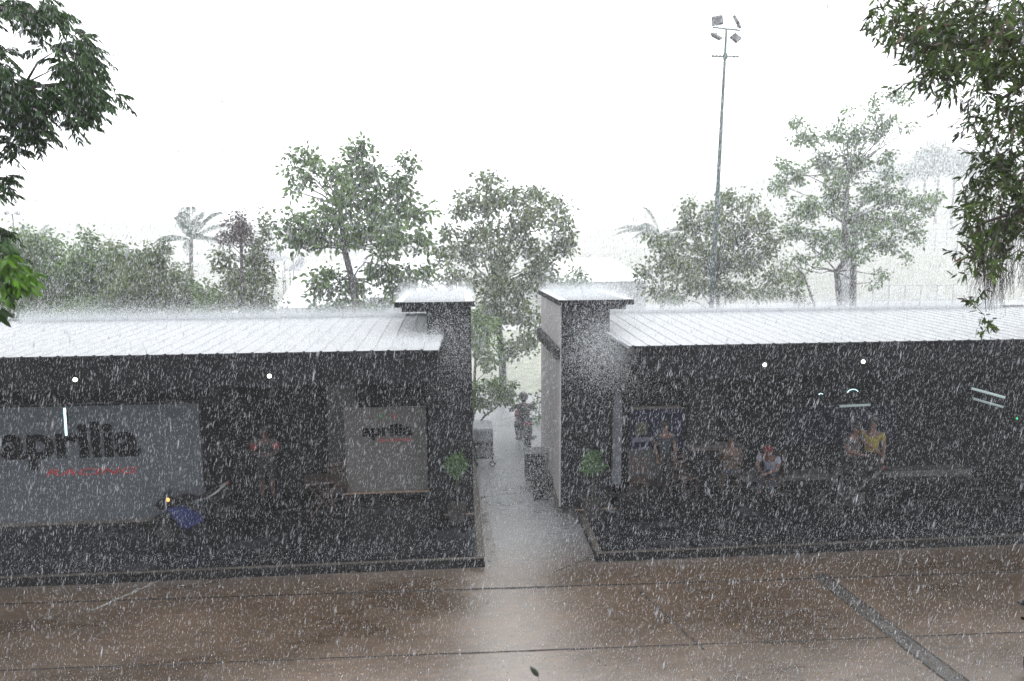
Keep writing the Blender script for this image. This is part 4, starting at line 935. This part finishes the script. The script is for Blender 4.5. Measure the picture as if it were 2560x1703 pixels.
# left near tree, trunk just outside the picture
YL = 8.2
t = thing('rain_tree', 'near tree at the left edge with drooping feather leaves', 'tree', (-7.6, YL, 0))
o0 = np.array([-7.6, YL, 0.])
bl = [(40, 15, 60, 35), (100, 20, 45, 35), (150, 35, 35, 30), (80, 50, 30, 25), (95, 85, 18, 18), (205, 95, 25, 25), (225, 130, 35, 40), (190, 130, 35, 35), (150, 130, 22, 18), (180, 180, 50, 45), (235, 190, 38, 50), (200, 240, 60, 45),
      (150, 250, 40, 35), (240, 255, 35, 35), (190, 300, 35, 28), (225, 290, 25, 20), (285, 240, 14, 22), (115, 120, 14, 12), (130, 225, 25, 20), (10, 140, 18, 18), (20, 190, 35, 40), (50, 220, 45, 45), (80, 250, 40, 50), (30, 270, 50, 50), (90, 300, 40, 40), (60, 330, 50, 40), (110, 340, 22, 25), (40, 370, 30, 20),
      (10, 465, 32, 32), (25, 450, 12, 10), (5, 600, 38, 45), (-60, 200, 80, 160), (-120, 40, 120, 120), (-80, 420, 70, 110), (-160, 260, 80, 120), (10, 660, 30, 30),
      (-300, 100, 160, 160), (-420, 300, 200, 160), (-260, 400, 160, 120), (-500, 0, 250, 200), (-200, 560, 120, 90)]
bl = [(a - 10, b - 2, c * .80, d * .80) for a, b, c, d in bl]
B = px_cloud(bl, YL, .030, .9) - o0
big = px_cloud([(-560, 120, 330, 330), (-650, 380, 250, 150)], 8.5, .012, 4.0) - o0; w_ = big + o0; big = big[(w_[:, 0] < -.9 * w_[:, 1]) & (w_[:, 1] > 3)]; B = np.concatenate([B, big])  # big: extra out-of-frame leaves, added to shade the left of the yard
D = np.stack([RNG.normal(.35, .7, len(B)), RNG.normal(-.1, .6, len(B)), RNG.normal(-.05, .35, len(B))], 1)
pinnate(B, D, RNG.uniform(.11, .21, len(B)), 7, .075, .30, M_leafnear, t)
mb = MB(); q = lambda px, py, y=YL: Vector(aty(px, py, y)) - Vector(o0)
mb.tube([(0, 0, 0), (.05, 0, 2.5), (.25, 0, 5.0), (.5, 0, 7.0), q(-360, -100)], [.24, .2, .16, .12, .08], 10)
for path, r in (([q(-420, 330), q(-150, 270), q(20, 225), q(130, 212), q(200, 205)], .035), ([q(60, 215), q(95, 155), q(135, 130)], .014), ([q(30, 225), q(100, 190), q(140, 170)], .011),
                ([q(-360, -20), q(-100, 20), q(60, 24), q(140, 40)], .04), ([q(-400, 450), q(-120, 420), q(0, 395), q(25, 370), q(60, 300)], .02), ([q(-300, 600), q(-100, 540), q(20, 470)], .02), ([q(-350, 200), q(-80, 330), q(0, 300), q(55, 265)], .018),
                ([q(-300, 640), q(-100, 610), q(20, 600)], .02), ([q(5, 130), q(25, 118)], .008)):
    mb.tube(path, [r * (1 - .7 * i / (len(path) - 1)) for i in range(len(path))], 6)
mb.build('trunk', M_bark, t, smooth=True)
def shade_crown(n, xs, ys, zs, side, m, parent):  # unseen leaf mass beside the frame, added to darken the ground edges
    P = np.stack([RNG.uniform(*xs, n), RNG.uniform(*ys, n), RNG.uniform(*zs, n)], 1)
    P = P[(P[:, 0] * side > .86 * P[:, 1] + .5)]
    leaf_mesh('shade_crown', P - np.array(parent.location), RNG.normal(size=(len(P), 3)) + [0, 0, -.3], RNG.uniform(.2, .34, len(P)), .13, m, parent, droop=.1)
shade_crown(16000, (-15, -4), (2.5, 13), (5.5, 10.5), -1, M_leafnear, t)
# bright young shoots low at the left edge
YS = 4.6
t = thing('young_branch', 'bright lime green young leaves at the left edge above the roof', 'branch', aty(-60, 700, YS)); o1 = np.array(t.location)
B = px_cloud([(25, 665, 28, 30), (15, 700, 25, 30), (60, 690, 14, 12), (10, 640, 18, 16)], YS, .012, .12) - o1
D = np.stack([RNG.normal(.8, .5, len(B)), RNG.normal(-.3, .5, len(B)), RNG.normal(-.2, .35, len(B))], 1)
pinnate(B, D, RNG.uniform(.07, .12, len(B)), 6, .062, .33, M_leafbright, t, name='leaves', stem_m=M_plant)
B = px_cloud([(8, 720, 22, 40), (2, 770, 14, 20), (12, 620, 26, 26)], YS, .03, .15) - o1; D = np.stack([RNG.normal(.3, .5, len(B)), RNG.normal(0, .5, len(B)), RNG.normal(-.9, .35, len(B))], 1)
leaf_mesh('older_leaves', B, D, RNG.uniform(.07, .12, len(B)), .035, M_leafnear, t)
q1 = lambda px, py: Vector(aty(px, py, YS)) - Vector(o1)
MB().tube([q1(-500, 640), q1(-160, 690), q1(-20, 680), q1(30, 660), q1(62, 680)], [.02, .012, .006, .004, .002], 6).tube([q1(-20, 680), q1(15, 740), q1(42, 762)], [.006, .004, .0015], 5).build('twig', M_bark, t, smooth=True)
# right near tree with aerial roots
YR = 5.6
t = thing('fig_tree', 'near dark fig tree at the right edge with hanging aerial roots', 'tree', (7.0, YR, 0)); o0 = np.array([7.0, YR, 0.])
bl = [(2200, 15, 22, 20), (2195, 55, 20, 26), (2232, 40, 35, 45), (2245, 80, 30, 25), (2265, 25, 30, 35), (2290, 90, 30, 35), (2310, 130, 30, 35), (2330, 60, 55, 60), (2350, 130, 50, 50), (2330, 175, 35, 28), (2400, 50, 60, 60), (2410, 130, 60, 55), (2380, 185, 40, 25), (2470, 60, 70, 70), (2540, 60, 70, 90), (2480, 130, 60, 45), (2540, 150, 50, 40),
      (2290, 205, 14, 10), (2300, 118, 15, 10), (2375, 225, 14, 18), (2260, 105, 12, 12), (2450, 185, 30, 14), (2520, 190, 30, 16),
      (2465, 230, 35, 22), (2500, 165, 30, 20), (2440, 240, 20, 14), (2550, 250, 25, 40), (2450, 290, 24, 22), (2500, 290, 35, 20), (2545, 290, 45, 35), (2465, 340, 28, 35), (2520, 350, 50, 50), (2470, 400, 28, 35), (2530, 430, 50, 60),
      (2440, 455, 30, 26), (2460, 500, 50, 45), (2530, 510, 50, 50), (2415, 500, 16, 20), (2425, 530, 22, 25), (2480, 560, 45, 35), (2440, 585, 26, 26), (2420, 625, 20, 26), (2450, 640, 30, 30), (2490, 610, 35, 40), (2545, 580, 22, 30), (2436, 690, 14, 14), (2446, 740, 10, 12), (2456, 785, 8, 14), (2484, 808, 9, 12),
      (2640, 80, 80, 160), (2640, 330, 80, 150), (2640, 560, 70, 110), (2780, 200, 140, 220), (2900, 420, 200, 200), (3000, 50, 260, 240)]
B = px_cloud([(a, b_, c * .92, d * .92) for a, b_, c, d in bl], YR, .0135, .8) - o0
TD = norm(RNG.normal(size=(len(B), 3)) * .8 + np.array([-.25, -.1, -.45])); NL = 11
big = px_cloud([(3100, 60, 380, 320), (3200, 330, 320, 250)], 8.0, .0030, 4.0) - o0; w_ = big + o0; big = big[(w_[:, 0] > .98 * w_[:, 1]) & (w_[:, 1] > 3)]; B = np.concatenate([B, big]); TD = norm(RNG.normal(size=(len(B), 3)) * .8 + np.array([-.25, -.1, -.45]))  # big: more unseen leaves, added to shade the right of the yard
tt = RNG.uniform(0, 1, (len(B), NL, 1)) * RNG.uniform(.12, .24, (len(B), 1, 1))
Bq = (B[:, None, :] + TD[:, None, :] * tt + RNG.normal(size=(len(B), NL, 3)) * .010).reshape(-1, 3)
Dq = (TD[:, None, :] * .7 + RNG.normal(size=(len(B), NL, 3)) * .55 + np.array([0, 0, -.25])).reshape(-1, 3)
mi = (RNG.random(len(Bq)) < .05).astype(int) + 0; L = RNG.uniform(.045, .088, len(Bq))
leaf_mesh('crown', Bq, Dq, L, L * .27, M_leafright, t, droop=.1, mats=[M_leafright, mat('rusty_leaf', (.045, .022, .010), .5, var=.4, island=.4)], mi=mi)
mb = MB(); q = lambda px, py, y=YR: Vector(aty(px, py, y)) - Vector(o0)
mb.tube([(0, 0, 0), (-.1, 0, 3), (-.3, 0, 6), q(2950, -100)], [.35, .28, .22, .14], 10)
for path, r in (([q(2900, 60), q(2650, 90), q(2480, 100), q(2330, 120), q(2240, 80)], .045), ([q(2900, 60), q(2650, 200), q(2560, 210), q(2500, 250), q(2480, 300)], .03), ([q(2950, 300), q(2700, 330), q(2560, 380), q(2480, 430)], .035), ([q(2900, 480), q(2650, 500), q(2540, 530), q(2450, 560), q(2425, 620)], .028), ([q(2450, 560), q(2460, 680), q(2465, 780)], .008)):
    mb.tube(path, [r * (1 - .75 * i / (len(path) - 1)) for i in range(len(path))], 6)
# many fine twigs inside the crown
for i in RNG.choice(len(B), min(len(B), 1500), replace=False):
    p = Vector(B[i]); e_ = p + Vector(TD[i]) * .2; mb.tube([p, p.lerp(e_, .5) + Vector((0, 0, .01)), e_], [.002, .003, .004], 3, cap=False)
mb.build('trunk', M_bark, t, smooth=True)
rt_ = MB()
def root(px, py, ln, r=.0022, y=YR):
    p = q(px, py, y + random.gauss(0, .12)); pts = []
    sx = random.gauss(0, .02)
    for s in range(7): pts.append(p + Vector((sx * s / 3 + random.gauss(0, .006) * (s > 0), random.gauss(0, .006), -ln * s / 6)))
    rt_.tube(pts, [r * (1 - .6 * s / 6) for s in range(7)], 3, cap=False)
k_ = YR / F_PX
for i in range(420):
    px = random.gauss(2490, 42) if i % 3 else random.uniform(2450, 2575); top = random.uniform(520, 700); bot = top + abs(random.gauss(80, 60))
    bot = min(bot, 835 - abs(px - 2485) * 1.7 - random.uniform(0, 50)) if px < 2530 else min(bot, 760 - random.uniform(0, 60)); root(px, top, max(.1, (bot - top) * k_), random.uniform(.0013, .0028))
rt_.build('aerial_roots', M_root, t); rt_ = MB()
for i in range(40): root(random.uniform(2300, 2420), random.uniform(195, 225), random.uniform(20, 90) * k_, .0012)
rt_.build('fine_rootlets', M_root, t)

shade_crown(16000, (5, 17), (3, 13.5), (5.5, 11), 1, M_leafright, t)
# sapling right under the balcony, its top leaf in the frame
Y3 = 2.9
tip = aty(1345, 1692, Y3); t = thing('sapling', 'thin sapling below with one dark leaf rising at the bottom centre', 'sapling', (tip.x + .05, Y3, 0)); o1 = Vector(t.location)
MB().tube([(0, 0, 0), (.02, .01, 1.5), (.03, 0, 3.0), tip - o1 + Vector((.03, 0, -.1)), tip - o1], [.012, .009, .005, .0022, .0014], 8).build('stem', mat('green_stem', (.05, .065, .04), .6), t, smooth=True)
a_ = aty(1346, 1692, Y3) - o1; b_ = aty(1325, 1666, Y3) - o1
dv = (b_ - a_); sv_ = Vector((dv.z, 0, -dv.x)).normalized() * .0125; V = []; 
for s, wq in ((0, .15), (.12, .75), (.3, 1), (.5, .95), (.7, .75), (.88, .38), (1, .03)):
    c = a_ + dv * s; V += [c - sv_ * wq + Vector((0, .003, 0)), c + Vector((0, -.003, 0)), c + sv_ * wq + Vector((0, .003, 0))]
MB().add(V, [(3 * i + k, 3 * i + k + 1, 3 * i + 4 + k, 3 * i + 3 + k) for i in range(6) for k in (0, 1)]).build('top_leaf', M_leafdark, t, smooth=True)
Bl = np.array([[.0 + random.gauss(0, .05), random.gauss(0, .05), z] for z in np.linspace(2.2, tip.z - .14, 26)]); leaf_mesh('lower_leaves', Bl, RNG.normal(size=(26, 3)) + [0, 0, .3], .07, .025, M_leafdark, t)
# pot plants by the towers
for lb, px, py, Y in (('round leafy pot plant at the foot of the left tower', 1141, 1165, 13.75), ('round leafy pot plant at the foot of the right tower', 1482, 1158, 13.75)):
    p = aty(px, py, Y); t = thing('pot_plant', lb, 'plant', (p.x, Y, .18), 0, 'pot plants at the tower feet')
    h = p.z - .18
    MB().tube([(0, 0, 0), (0, 0, .02), (0, 0, .34), (0, 0, .36)], [.13, .15, .20, .20], 18).build('pot', M_pot, t, smooth=False)
    MB().tube([(0, 0, .34), (0, 0, h)], .012, 6).tube([(0, 0, .34), (.06, .02, h - .1)], .008, 6).build('stem', M_bark, t)
    B, D, CC = clump_leaves([((0, 0, h), (.20, .20, .22))], .09, 14, 9); L = RNG.uniform(.06, .1, len(B)); leaf_mesh('leaves', B, D + np.array([0, 0, .3]), L, L * .3, M_plant, t)
# grass verge shrub against the right wall
tree('shrub', 'light green shrub beyond the motorcyclist at the lane end', 'shrub', 22.0, [(1345, 1090), (1345, 1050)], [(1345, 1005, 12, 20), (1342, 1045, 12, 24)], .10, M_plant, clump=.2, per=12, dens=6, r0=.03, twigs=8)
# fallen leaves
n = 420; P = np.zeros((n, 3)); 
for i in range(n):
    pt = atz(random.uniform(1500, 2560) if i % 4 else random.uniform(0, 2560), random.uniform(1500, 1720)); P[i] = (pt.x, pt.y, .012)
D = RNG.normal(size=(n, 3)); D[:, 2] *= .05
lt = leaf_mesh('fallen_leaves', P, D, RNG.uniform(.02, .05, n), .016, M_litter); props(lt, 'scattered small orange fallen leaves on the wet concrete', 'leaves', None, 'stuff')

# ------------------------------------------------------------------ floodlight mast
def mast(label, Y, px_b, py_b, px_t, py_t, r0, arm, lamps=True, m=M_galv, group=None):
    pb = aty(px_b, py_b, Y); pt = aty(px_t, py_t, Y); d = pt - pb; foot = pb - d * (pb.z / d.z)
    t = thing('floodlight_mast', label, 'mast', foot, 0, group); T = pt - foot; k = Y / F_PX
    MB().tube([(0, 0, 0), T * .5, T * .84, T], [r0, r0 * .72, r0 * .5, r0 * .36], 12).build('pole', m, t, smooth=True)
    if not lamps: return t, T, k
    c = MB(); z1 = T * .0; 
    ca = T * ((py_b - 141) / (py_b - 70)) if False else aty(1813, 141, Y) - foot
    c.tube([ca + Vector((-arm, 0, 0)), ca + Vector((arm, 0, -.02))], r0 * .22, 6); c.tube([ca + Vector((0, 0, -.10)), ca + Vector((0, 0, .10))], r0 * .75, 10)
    for s in np.linspace(-.9, .9, 8): c.obox(ca + Vector((arm * s, 0, .0)), (.07, .07, .07))
    c.build('lower_crossarm', m, t)
    MB().tube([T + Vector((-arm * 1.0, 0, .04)), T + Vector((arm, 0, -.05))], r0 * .25, 6).build('upper_crossarm', m, t)
    for (ax, az, rot, w_, h_) in ((-24, 18, (R(68), R(-6), R(-18)), 23, 21), (26, 16, (R(58), R(24), R(50)), 22, 22), (-25, -18, (R(22), R(34), R(-28)), 24, 15), (24, -21, (R(48), R(-28), R(42)), 24, 19)):
        cc = T + Vector((ax * k, -.02, az * k)); thing_lamp(t, cc, rot, w_ * k * 1.15, h_ * k * 1.15)
        MB().tube([T + Vector((ax * k, 0, 0)), cc + Vector((0, 0, (-.1 if az > 0 else .06)))], .014, 5).build('bracket', m, t)
    return t, T, k
def thing_lamp(t, c, rot, w_, h_):
    hd_ = MB().obox(c, (w_, h_, .10), rot); o = hd_.build('lamp_head', mat('lamp_housing', (.05, .05, .055), .5, metal=.4, var=.2), t, bevel=.02)
    from mathutils import Euler
    off = Euler(rot).to_matrix() @ Vector((0, 0, -.058)); MB().obox(Vector(c) + off, (w_ * .86, h_ * .86, .02), rot).build('lens', mat('lamp_glass', (.10, .095, .11), .3, var=.2, vscale=12), o)
mast('tall grey floodlight mast with four square lamp heads', 27, 1779, 760, 1816, 72, .115, .53)
# far twin-lamp post at the left
Y = 95; p0 = aty(42, 640, Y); t = thing('floodlight_mast', 'tiny distant post with two lamp heads above the far left bushes', 'mast', (p0.x, Y, 0)); zt = aty(42, 535, Y).z
MB().tube([(0, 0, 0), (0, 0, zt)], [.2, .12], 8).tube([(-.6, 0, zt), (.6, 0, zt)], .07, 5).build('pole', M_galv, t)
for s in (-1, 1): MB().obox((.62 * s, 0, zt + .1), (.55, .3, .45), (R(30), R(20 * s), 0)).build('lamp_head', M_black, t, bevel=.03)

# ------------------------------------------------------------------ far roofs, wall, fences
def marquee(label, px0, px1, py_e, py_r, Y, D_, m=M_tent, wall_m=None, hip=.25):
    a = aty(px0, py_e, Y); b = aty(px1, py_e, Y); r = aty((px0 + px1) / 2, py_r, Y + D_ / 2); t = thing('marquee', label, 'tent', ((a.x + b.x) / 2, Y, 0), 0, 'white roofs behind the pavilions')
    hw = (b.x - a.x) / 2; z0 = a.z; z1 = r.z; g_ = hw * hip
    V = [(-hw, 0, z0), (hw, 0, z0), (hw, D_, z0), (-hw, D_, z0), (-hw + g_, D_ / 2, z1), (hw - g_, D_ / 2, z1)]
    MB().add(V, [(0, 1, 5, 4), (1, 2, 5), (2, 3, 4, 5), (3, 0, 4), (3, 2, 1, 0)]).build('roof', m, t)
    MB().box(-hw + .2, hw - .2, .2, D_ - .2, 0, z0 - .01).build('wall', wall_m or M_tentgrey, t)
    return t
marquee('low white marquee roof seen behind the half bare tree', 690, 900, 770, 655, 48, 14)
marquee('white marquee with grey gable behind the tallest tree', 860, 1150, 745, 640, 55, 16)
marquee('white flat roofed hall behind the right tower roof', 1400, 1625, 705, 645, 50, 22, hip=.12, wall_m=mat('pale_grey_wall', (.30, .31, .32), .7))
for i, (px, py) in enumerate(((672, 620), (752, 645), (930, 640), (1035, 640))):
    Y = 70; p = aty(px, py, Y); t = thing('peaked_canopy', ('grey peaked canopy just right of the half bare tree', 'small grey peaked canopy beside the first', 'grey peaked canopy behind the tallest tree trunk', 'grey peaked canopy right of the tallest tree trunk')[i], 'tent', (p.x, Y, 0), 0, 'grey canopies beyond the marquees')
    s_ = (1.9, 1.5, 2.4, 2.4)[i]; z = p.z
    secs = [(1, 0), (.62, .35), (.32, .75), (.12, 1.25), (.0, 1.6)]
    V = []; Fs = []
    for f_, h_ in secs: V += [(-s_ * f_, -s_ * f_, z - 1.2 + h_), (s_ * f_, -s_ * f_, z - 1.2 + h_), (s_ * f_, s_ * f_, z - 1.2 + h_), (-s_ * f_, s_ * f_, z - 1.2 + h_)]
    for a in range(4):
        for k in range(4): Fs.append((4 * a + k, 4 * a + (k + 1) % 4, 4 * a + 4 + (k + 1) % 4, 4 * a + 4 + k))
    MB().add(V, Fs).build('roof', mat('mid_grey_canopy', (.16, .165, .18), .7), t)
    for x in (-s_ * .96, s_ * .96):
        for y in (-s_ * .96, s_ * .96): MB().tube([(x, y, 0), (x, y, z - 1.2)], .05, 6).build('leg', M_steel, t)
# low white barrier wall and fence on the bank at the right
a = aty(2180, 650, 88); b = aty(2560, 662, 80); c_ = aty(2900, 672, 74)
t = thing('barrier_wall', 'low white barrier running along the grass bank at right', 'wall', (0, 0, 0))
MB().tube([(a.x - 20, 96, a.z - .1), a, b, c_], .45, 4).build('barrier', M_tent, t)
t = thing('wire_fence', 'faint post and wire fence along the top of the bank', 'fence', (0, 0, 0))
fn = MB()
for i in range(14):
    p = aty(2250 + i * 28, 652, 92); 
    MB().tube([(p.x, 92, p.z - 1), (p.x, 92, p.z + 4.4)], .07, 5).build('post', M_tentgrey, t)
p1, p2 = aty(2250, 652, 92), aty(2250 + 13 * 28, 652, 92)
for h in np.linspace(.4, 4.3, 8): fn.tube([(p1.x, 92, p1.z + h), (p2.x, 92, p2.z + h)], .022, 3)
fn.build('wire', M_tentgrey, t)
t = thing('field_fence', 'short rail fence at the foot of the pale field', 'fence', (0, 0, 0))
fn = MB(); 
for i in range(9):
    p = aty(2180 + i * 40, 760, 50); MB().tube([(p.x, 50, 0), (p.x, 50, 2.15)], .05, 5).build('post', M_tentgrey, t)
p1, p2 = aty(2180, 760, 50), aty(2500, 760, 50)
for h in (1.0, 2.1): fn.tube([(p1.x, 50, h), (p2.x, 50, h)], .03, 4)
fn.build('rail', M_tentgrey, t)
for px, lb in ((2114, 'pale grey utility pole between the two right trunks'),):
    p = aty(px, 700, 40); t = thing('utility_pole', lb, 'pole', (p.x, 40, 0)); MB().tube([(0, 0, 0), (0, 0, 5.4)], .27, 12).build('post', mat('pale_grey_pole', (.22, .225, .24), .6), t, smooth=True)
    MB().tube([(0, 0, 5.4), (0, 0, 5.5)], [.30, .24], 12).build('cap', M_tentgrey, t)

# ------------------------------------------------------------------ rain, splash and haze
M_drop = bpy.data.materials.new('rain_water'); M_drop.use_nodes = True
_n = M_drop.node_tree.nodes; _l = M_drop.node_tree.links; _p = _n['Principled BSDF']
_p.inputs['Base Color'].default_value = (.52, .54, .58, 1); _p.inputs['Roughness'].default_value = .25
_t = _n.new('ShaderNodeBsdfTranslucent'); _t.inputs['Color'].default_value = (.58, .60, .64, 1); _m = _n.new('ShaderNodeMixShader'); _m.inputs[0].default_value = .5
_l.new(_p.outputs[0], _m.inputs[1]); _l.new(_t.outputs[0], _m.inputs[2]); _l.new(_m.outputs[0], _n['Material Output'].inputs['Surface'])
M_spray = bpy.data.materials.new('rain_spray'); M_spray.use_nodes = True
_n = M_spray.node_tree.nodes; _l = M_spray.node_tree.links; _p = _n['Principled BSDF']
_p.inputs['Base Color'].default_value = (.86, .88, .90, 1); _p.inputs['Roughness'].default_value = .5
_t = _n.new('ShaderNodeBsdfTranslucent'); _t.inputs['Color'].default_value = (.90, .92, .94, 1); _m = _n.new('ShaderNodeMixShader'); _m.inputs[0].default_value = .5
_l.new(_p.outputs[0], _m.inputs[1]); _l.new(_t.outputs[0], _m.inputs[2]); _l.new(_m.outputs[0], _n['Material Output'].inputs['Surface'])
def drops(name, P, L, W, lab, wind=(.20, .02), m=None):
    n = len(P); D = np.zeros((n, 3)); D[:, 0] = wind[0] + RNG.normal(size=n) * .035; D[:, 1] = wind[1] + RNG.normal(size=n) * .03; D[:, 2] = 1; D = norm(D)
    A = norm(np.cross(D, [0, 1, 0])); Bv = np.cross(D, A); L = L[:, None]; W = W[:, None]
    top = P + D * L * .5; bot = P - D * L * .5; mid = P - D * L * .12; ring = []
    for k in range(3):
        a = 2 * math.pi * k / 3; ring.append(mid + (A * math.cos(a) + Bv * math.sin(a)) * W * .5)
    V = np.stack([top, bot] + ring, 1).reshape(-1, 3); base = (np.arange(n) * 5)[:, None]
    Fa = np.concatenate([base + np.array([[0, 2 + k, 2 + (k + 1) % 3]]) for k in range(3)] + [base + np.array([[1, 2 + (k + 1) % 3, 2 + k]]) for k in range(3)])
    o = np_mesh(name, V, Fa, m or M_drop); props(o, lab, 'rain', None, 'stuff'); return o
def outside(P):
    x, y, z = P.T; roof = (y > EY - .02) & (y < 17.2) & ((x < -.2) | (x > 3.2)) & (z < EZ + (y - EY) * SL + .03)
    tow = (y > TY - .1) & (y < 17.8) & (((x > -1.25) & (x < .36)) | ((x > 2.1) & (x < 3.7))) & (z < 4.85)
    return ~(roof | tow)
def wedge(n, y0, y1, z1, lo=-.80, hi=.98, pw=3):
    y = (RNG.uniform(y0 ** pw, y1 ** pw, n)) ** (1 / pw) if pw > 1 else RNG.uniform(y0, y1, n)
    return np.stack([RNG.uniform(lo, hi, n) * y, y, RNG.uniform(0, 1, n) * z1(y)], 1)
P = wedge(1050000, 5.0, 22, lambda y: 6.5 + y * .38, pw=2); P = P[outside(P)]
sz = RNG.lognormal(0, .42, len(P))
P2 = wedge(5000, 2.2, 5.0, lambda y: 8.5, pw=2); P = np.concatenate([P, P2]); sz = np.concatenate([sz, RNG.lognormal(.25, .3, len(P2))])
drops('rain', P, .0245 * sz, .0022 * sz, 'dense slanting rain falling across the whole yard')
P = wedge(600000, 17.9, 48, lambda y: 6.5 + y * .36, pw=2); sz = RNG.lognormal(0, .35, len(P)) * P[:, 1] / 33; drops('rain', P, .085 * sz, .0105 * sz, 'fine rain falling just beyond the pavilions', m=M_spray)
P = wedge(360000, 48, 125, lambda y: 6 + y * .33, pw=2); sz = RNG.lognormal(0, .3, len(P)); drops('rain', P, .22 * sz, .022 * sz, 'rain curtain over the far field', m=M_spray)
# splash thrown up where the rain strikes roofs, kerbs and concrete
def splash(regions, lab, size=.0042, gusts=()):
    Ps = []
    for (x0, x1, y0, y1, zf, n, h) in regions:
        x = RNG.uniform(x0, x1, n); y = RNG.uniform(y0, y1, n); z = zf(x, y) + RNG.exponential(h, n) + .01; Ps.append(np.stack([x, y, z], 1))
    for (cx, cz, n) in gusts: Ps.append(np.stack([RNG.normal(cx, .5, n), RNG.uniform(12.9, 14.26, n), RNG.normal(cz, .45, n)], 1))
    P = np.concatenate(Ps); s = RNG.lognormal(0, .4, len(P)) * size; drops('rain_splash', P, s * 2.4, s, lab, wind=(.1, 0), m=M_spray)
rz = lambda x, y: EZ + (y - EY) * SL + .02
tz = lambda x, y: 4.68 - (y - TY) * .017
splash([(-12, -1.2, EY, BY + .1, rz, 75000, .06), (-10, -1.2, BY - .3, BY + .1, rz, 120000, .11), (3.6, 15, EY, BY + .1, rz, 75000, .06), (3.6, 14, BY - .3, BY + .1, rz, 120000, .11), (-1.25, -.3, EY, TY, rz, 5000, .07), (-1.25, .4, TY - .1, 17.8, tz, 28000, .09), (2.1, 3.7, TY - .1, 17.8, tz, 28000, .09)], 'white spray bouncing off the pavilion and tower roofs', gusts=((3.1, 3.75, 36000), (-.15, 3.85, 12000)))
splash([(-7, 9, 7.5, 12, lambda x, y: 0 * x, 14000, .03), (.45, 2.5, 12, 22, lambda x, y: 0 * x, 9000, .03), (-6, 8, 22, 30, lambda x, y: 0 * x, 60000, .5), (.5, 2.15, 14, 24, lambda x, y: 0 * x, 70000, .9), (-8, .4, 12.05, 12.8, lambda x, y: .18 + 0 * x, 1500, .03), (2.5, 11, 12.05, 12.8, lambda x, y: .18 + 0 * x, 1500, .03)], 'small splashes hopping on the wet concrete', .005)

hz = MB().box(-395, 395, -32, 440, -1.0, 64).build('haze', None or mat('haze_tmp', (1, 1, 1)))
hm = bpy.data.materials.new('haze_air'); hm.use_nodes = True; hn = hm.node_tree; hn.nodes.clear()
ho = hn.nodes.new('ShaderNodeOutputMaterial'); hv = hn.nodes.new('ShaderNodeVolumePrincipled'); hv.inputs['Density'].default_value = HAZE_DENSITY
hv.inputs['Color'].default_value = (.97, .98, 1, 1); hn.links.new(hv.outputs[0], ho.inputs['Volume'])
hz.data.materials.clear(); hz.data.materials.append(hm); hz['kind'] = 'stuff'; props(hz, 'pale rain haze filling the air', 'haze')
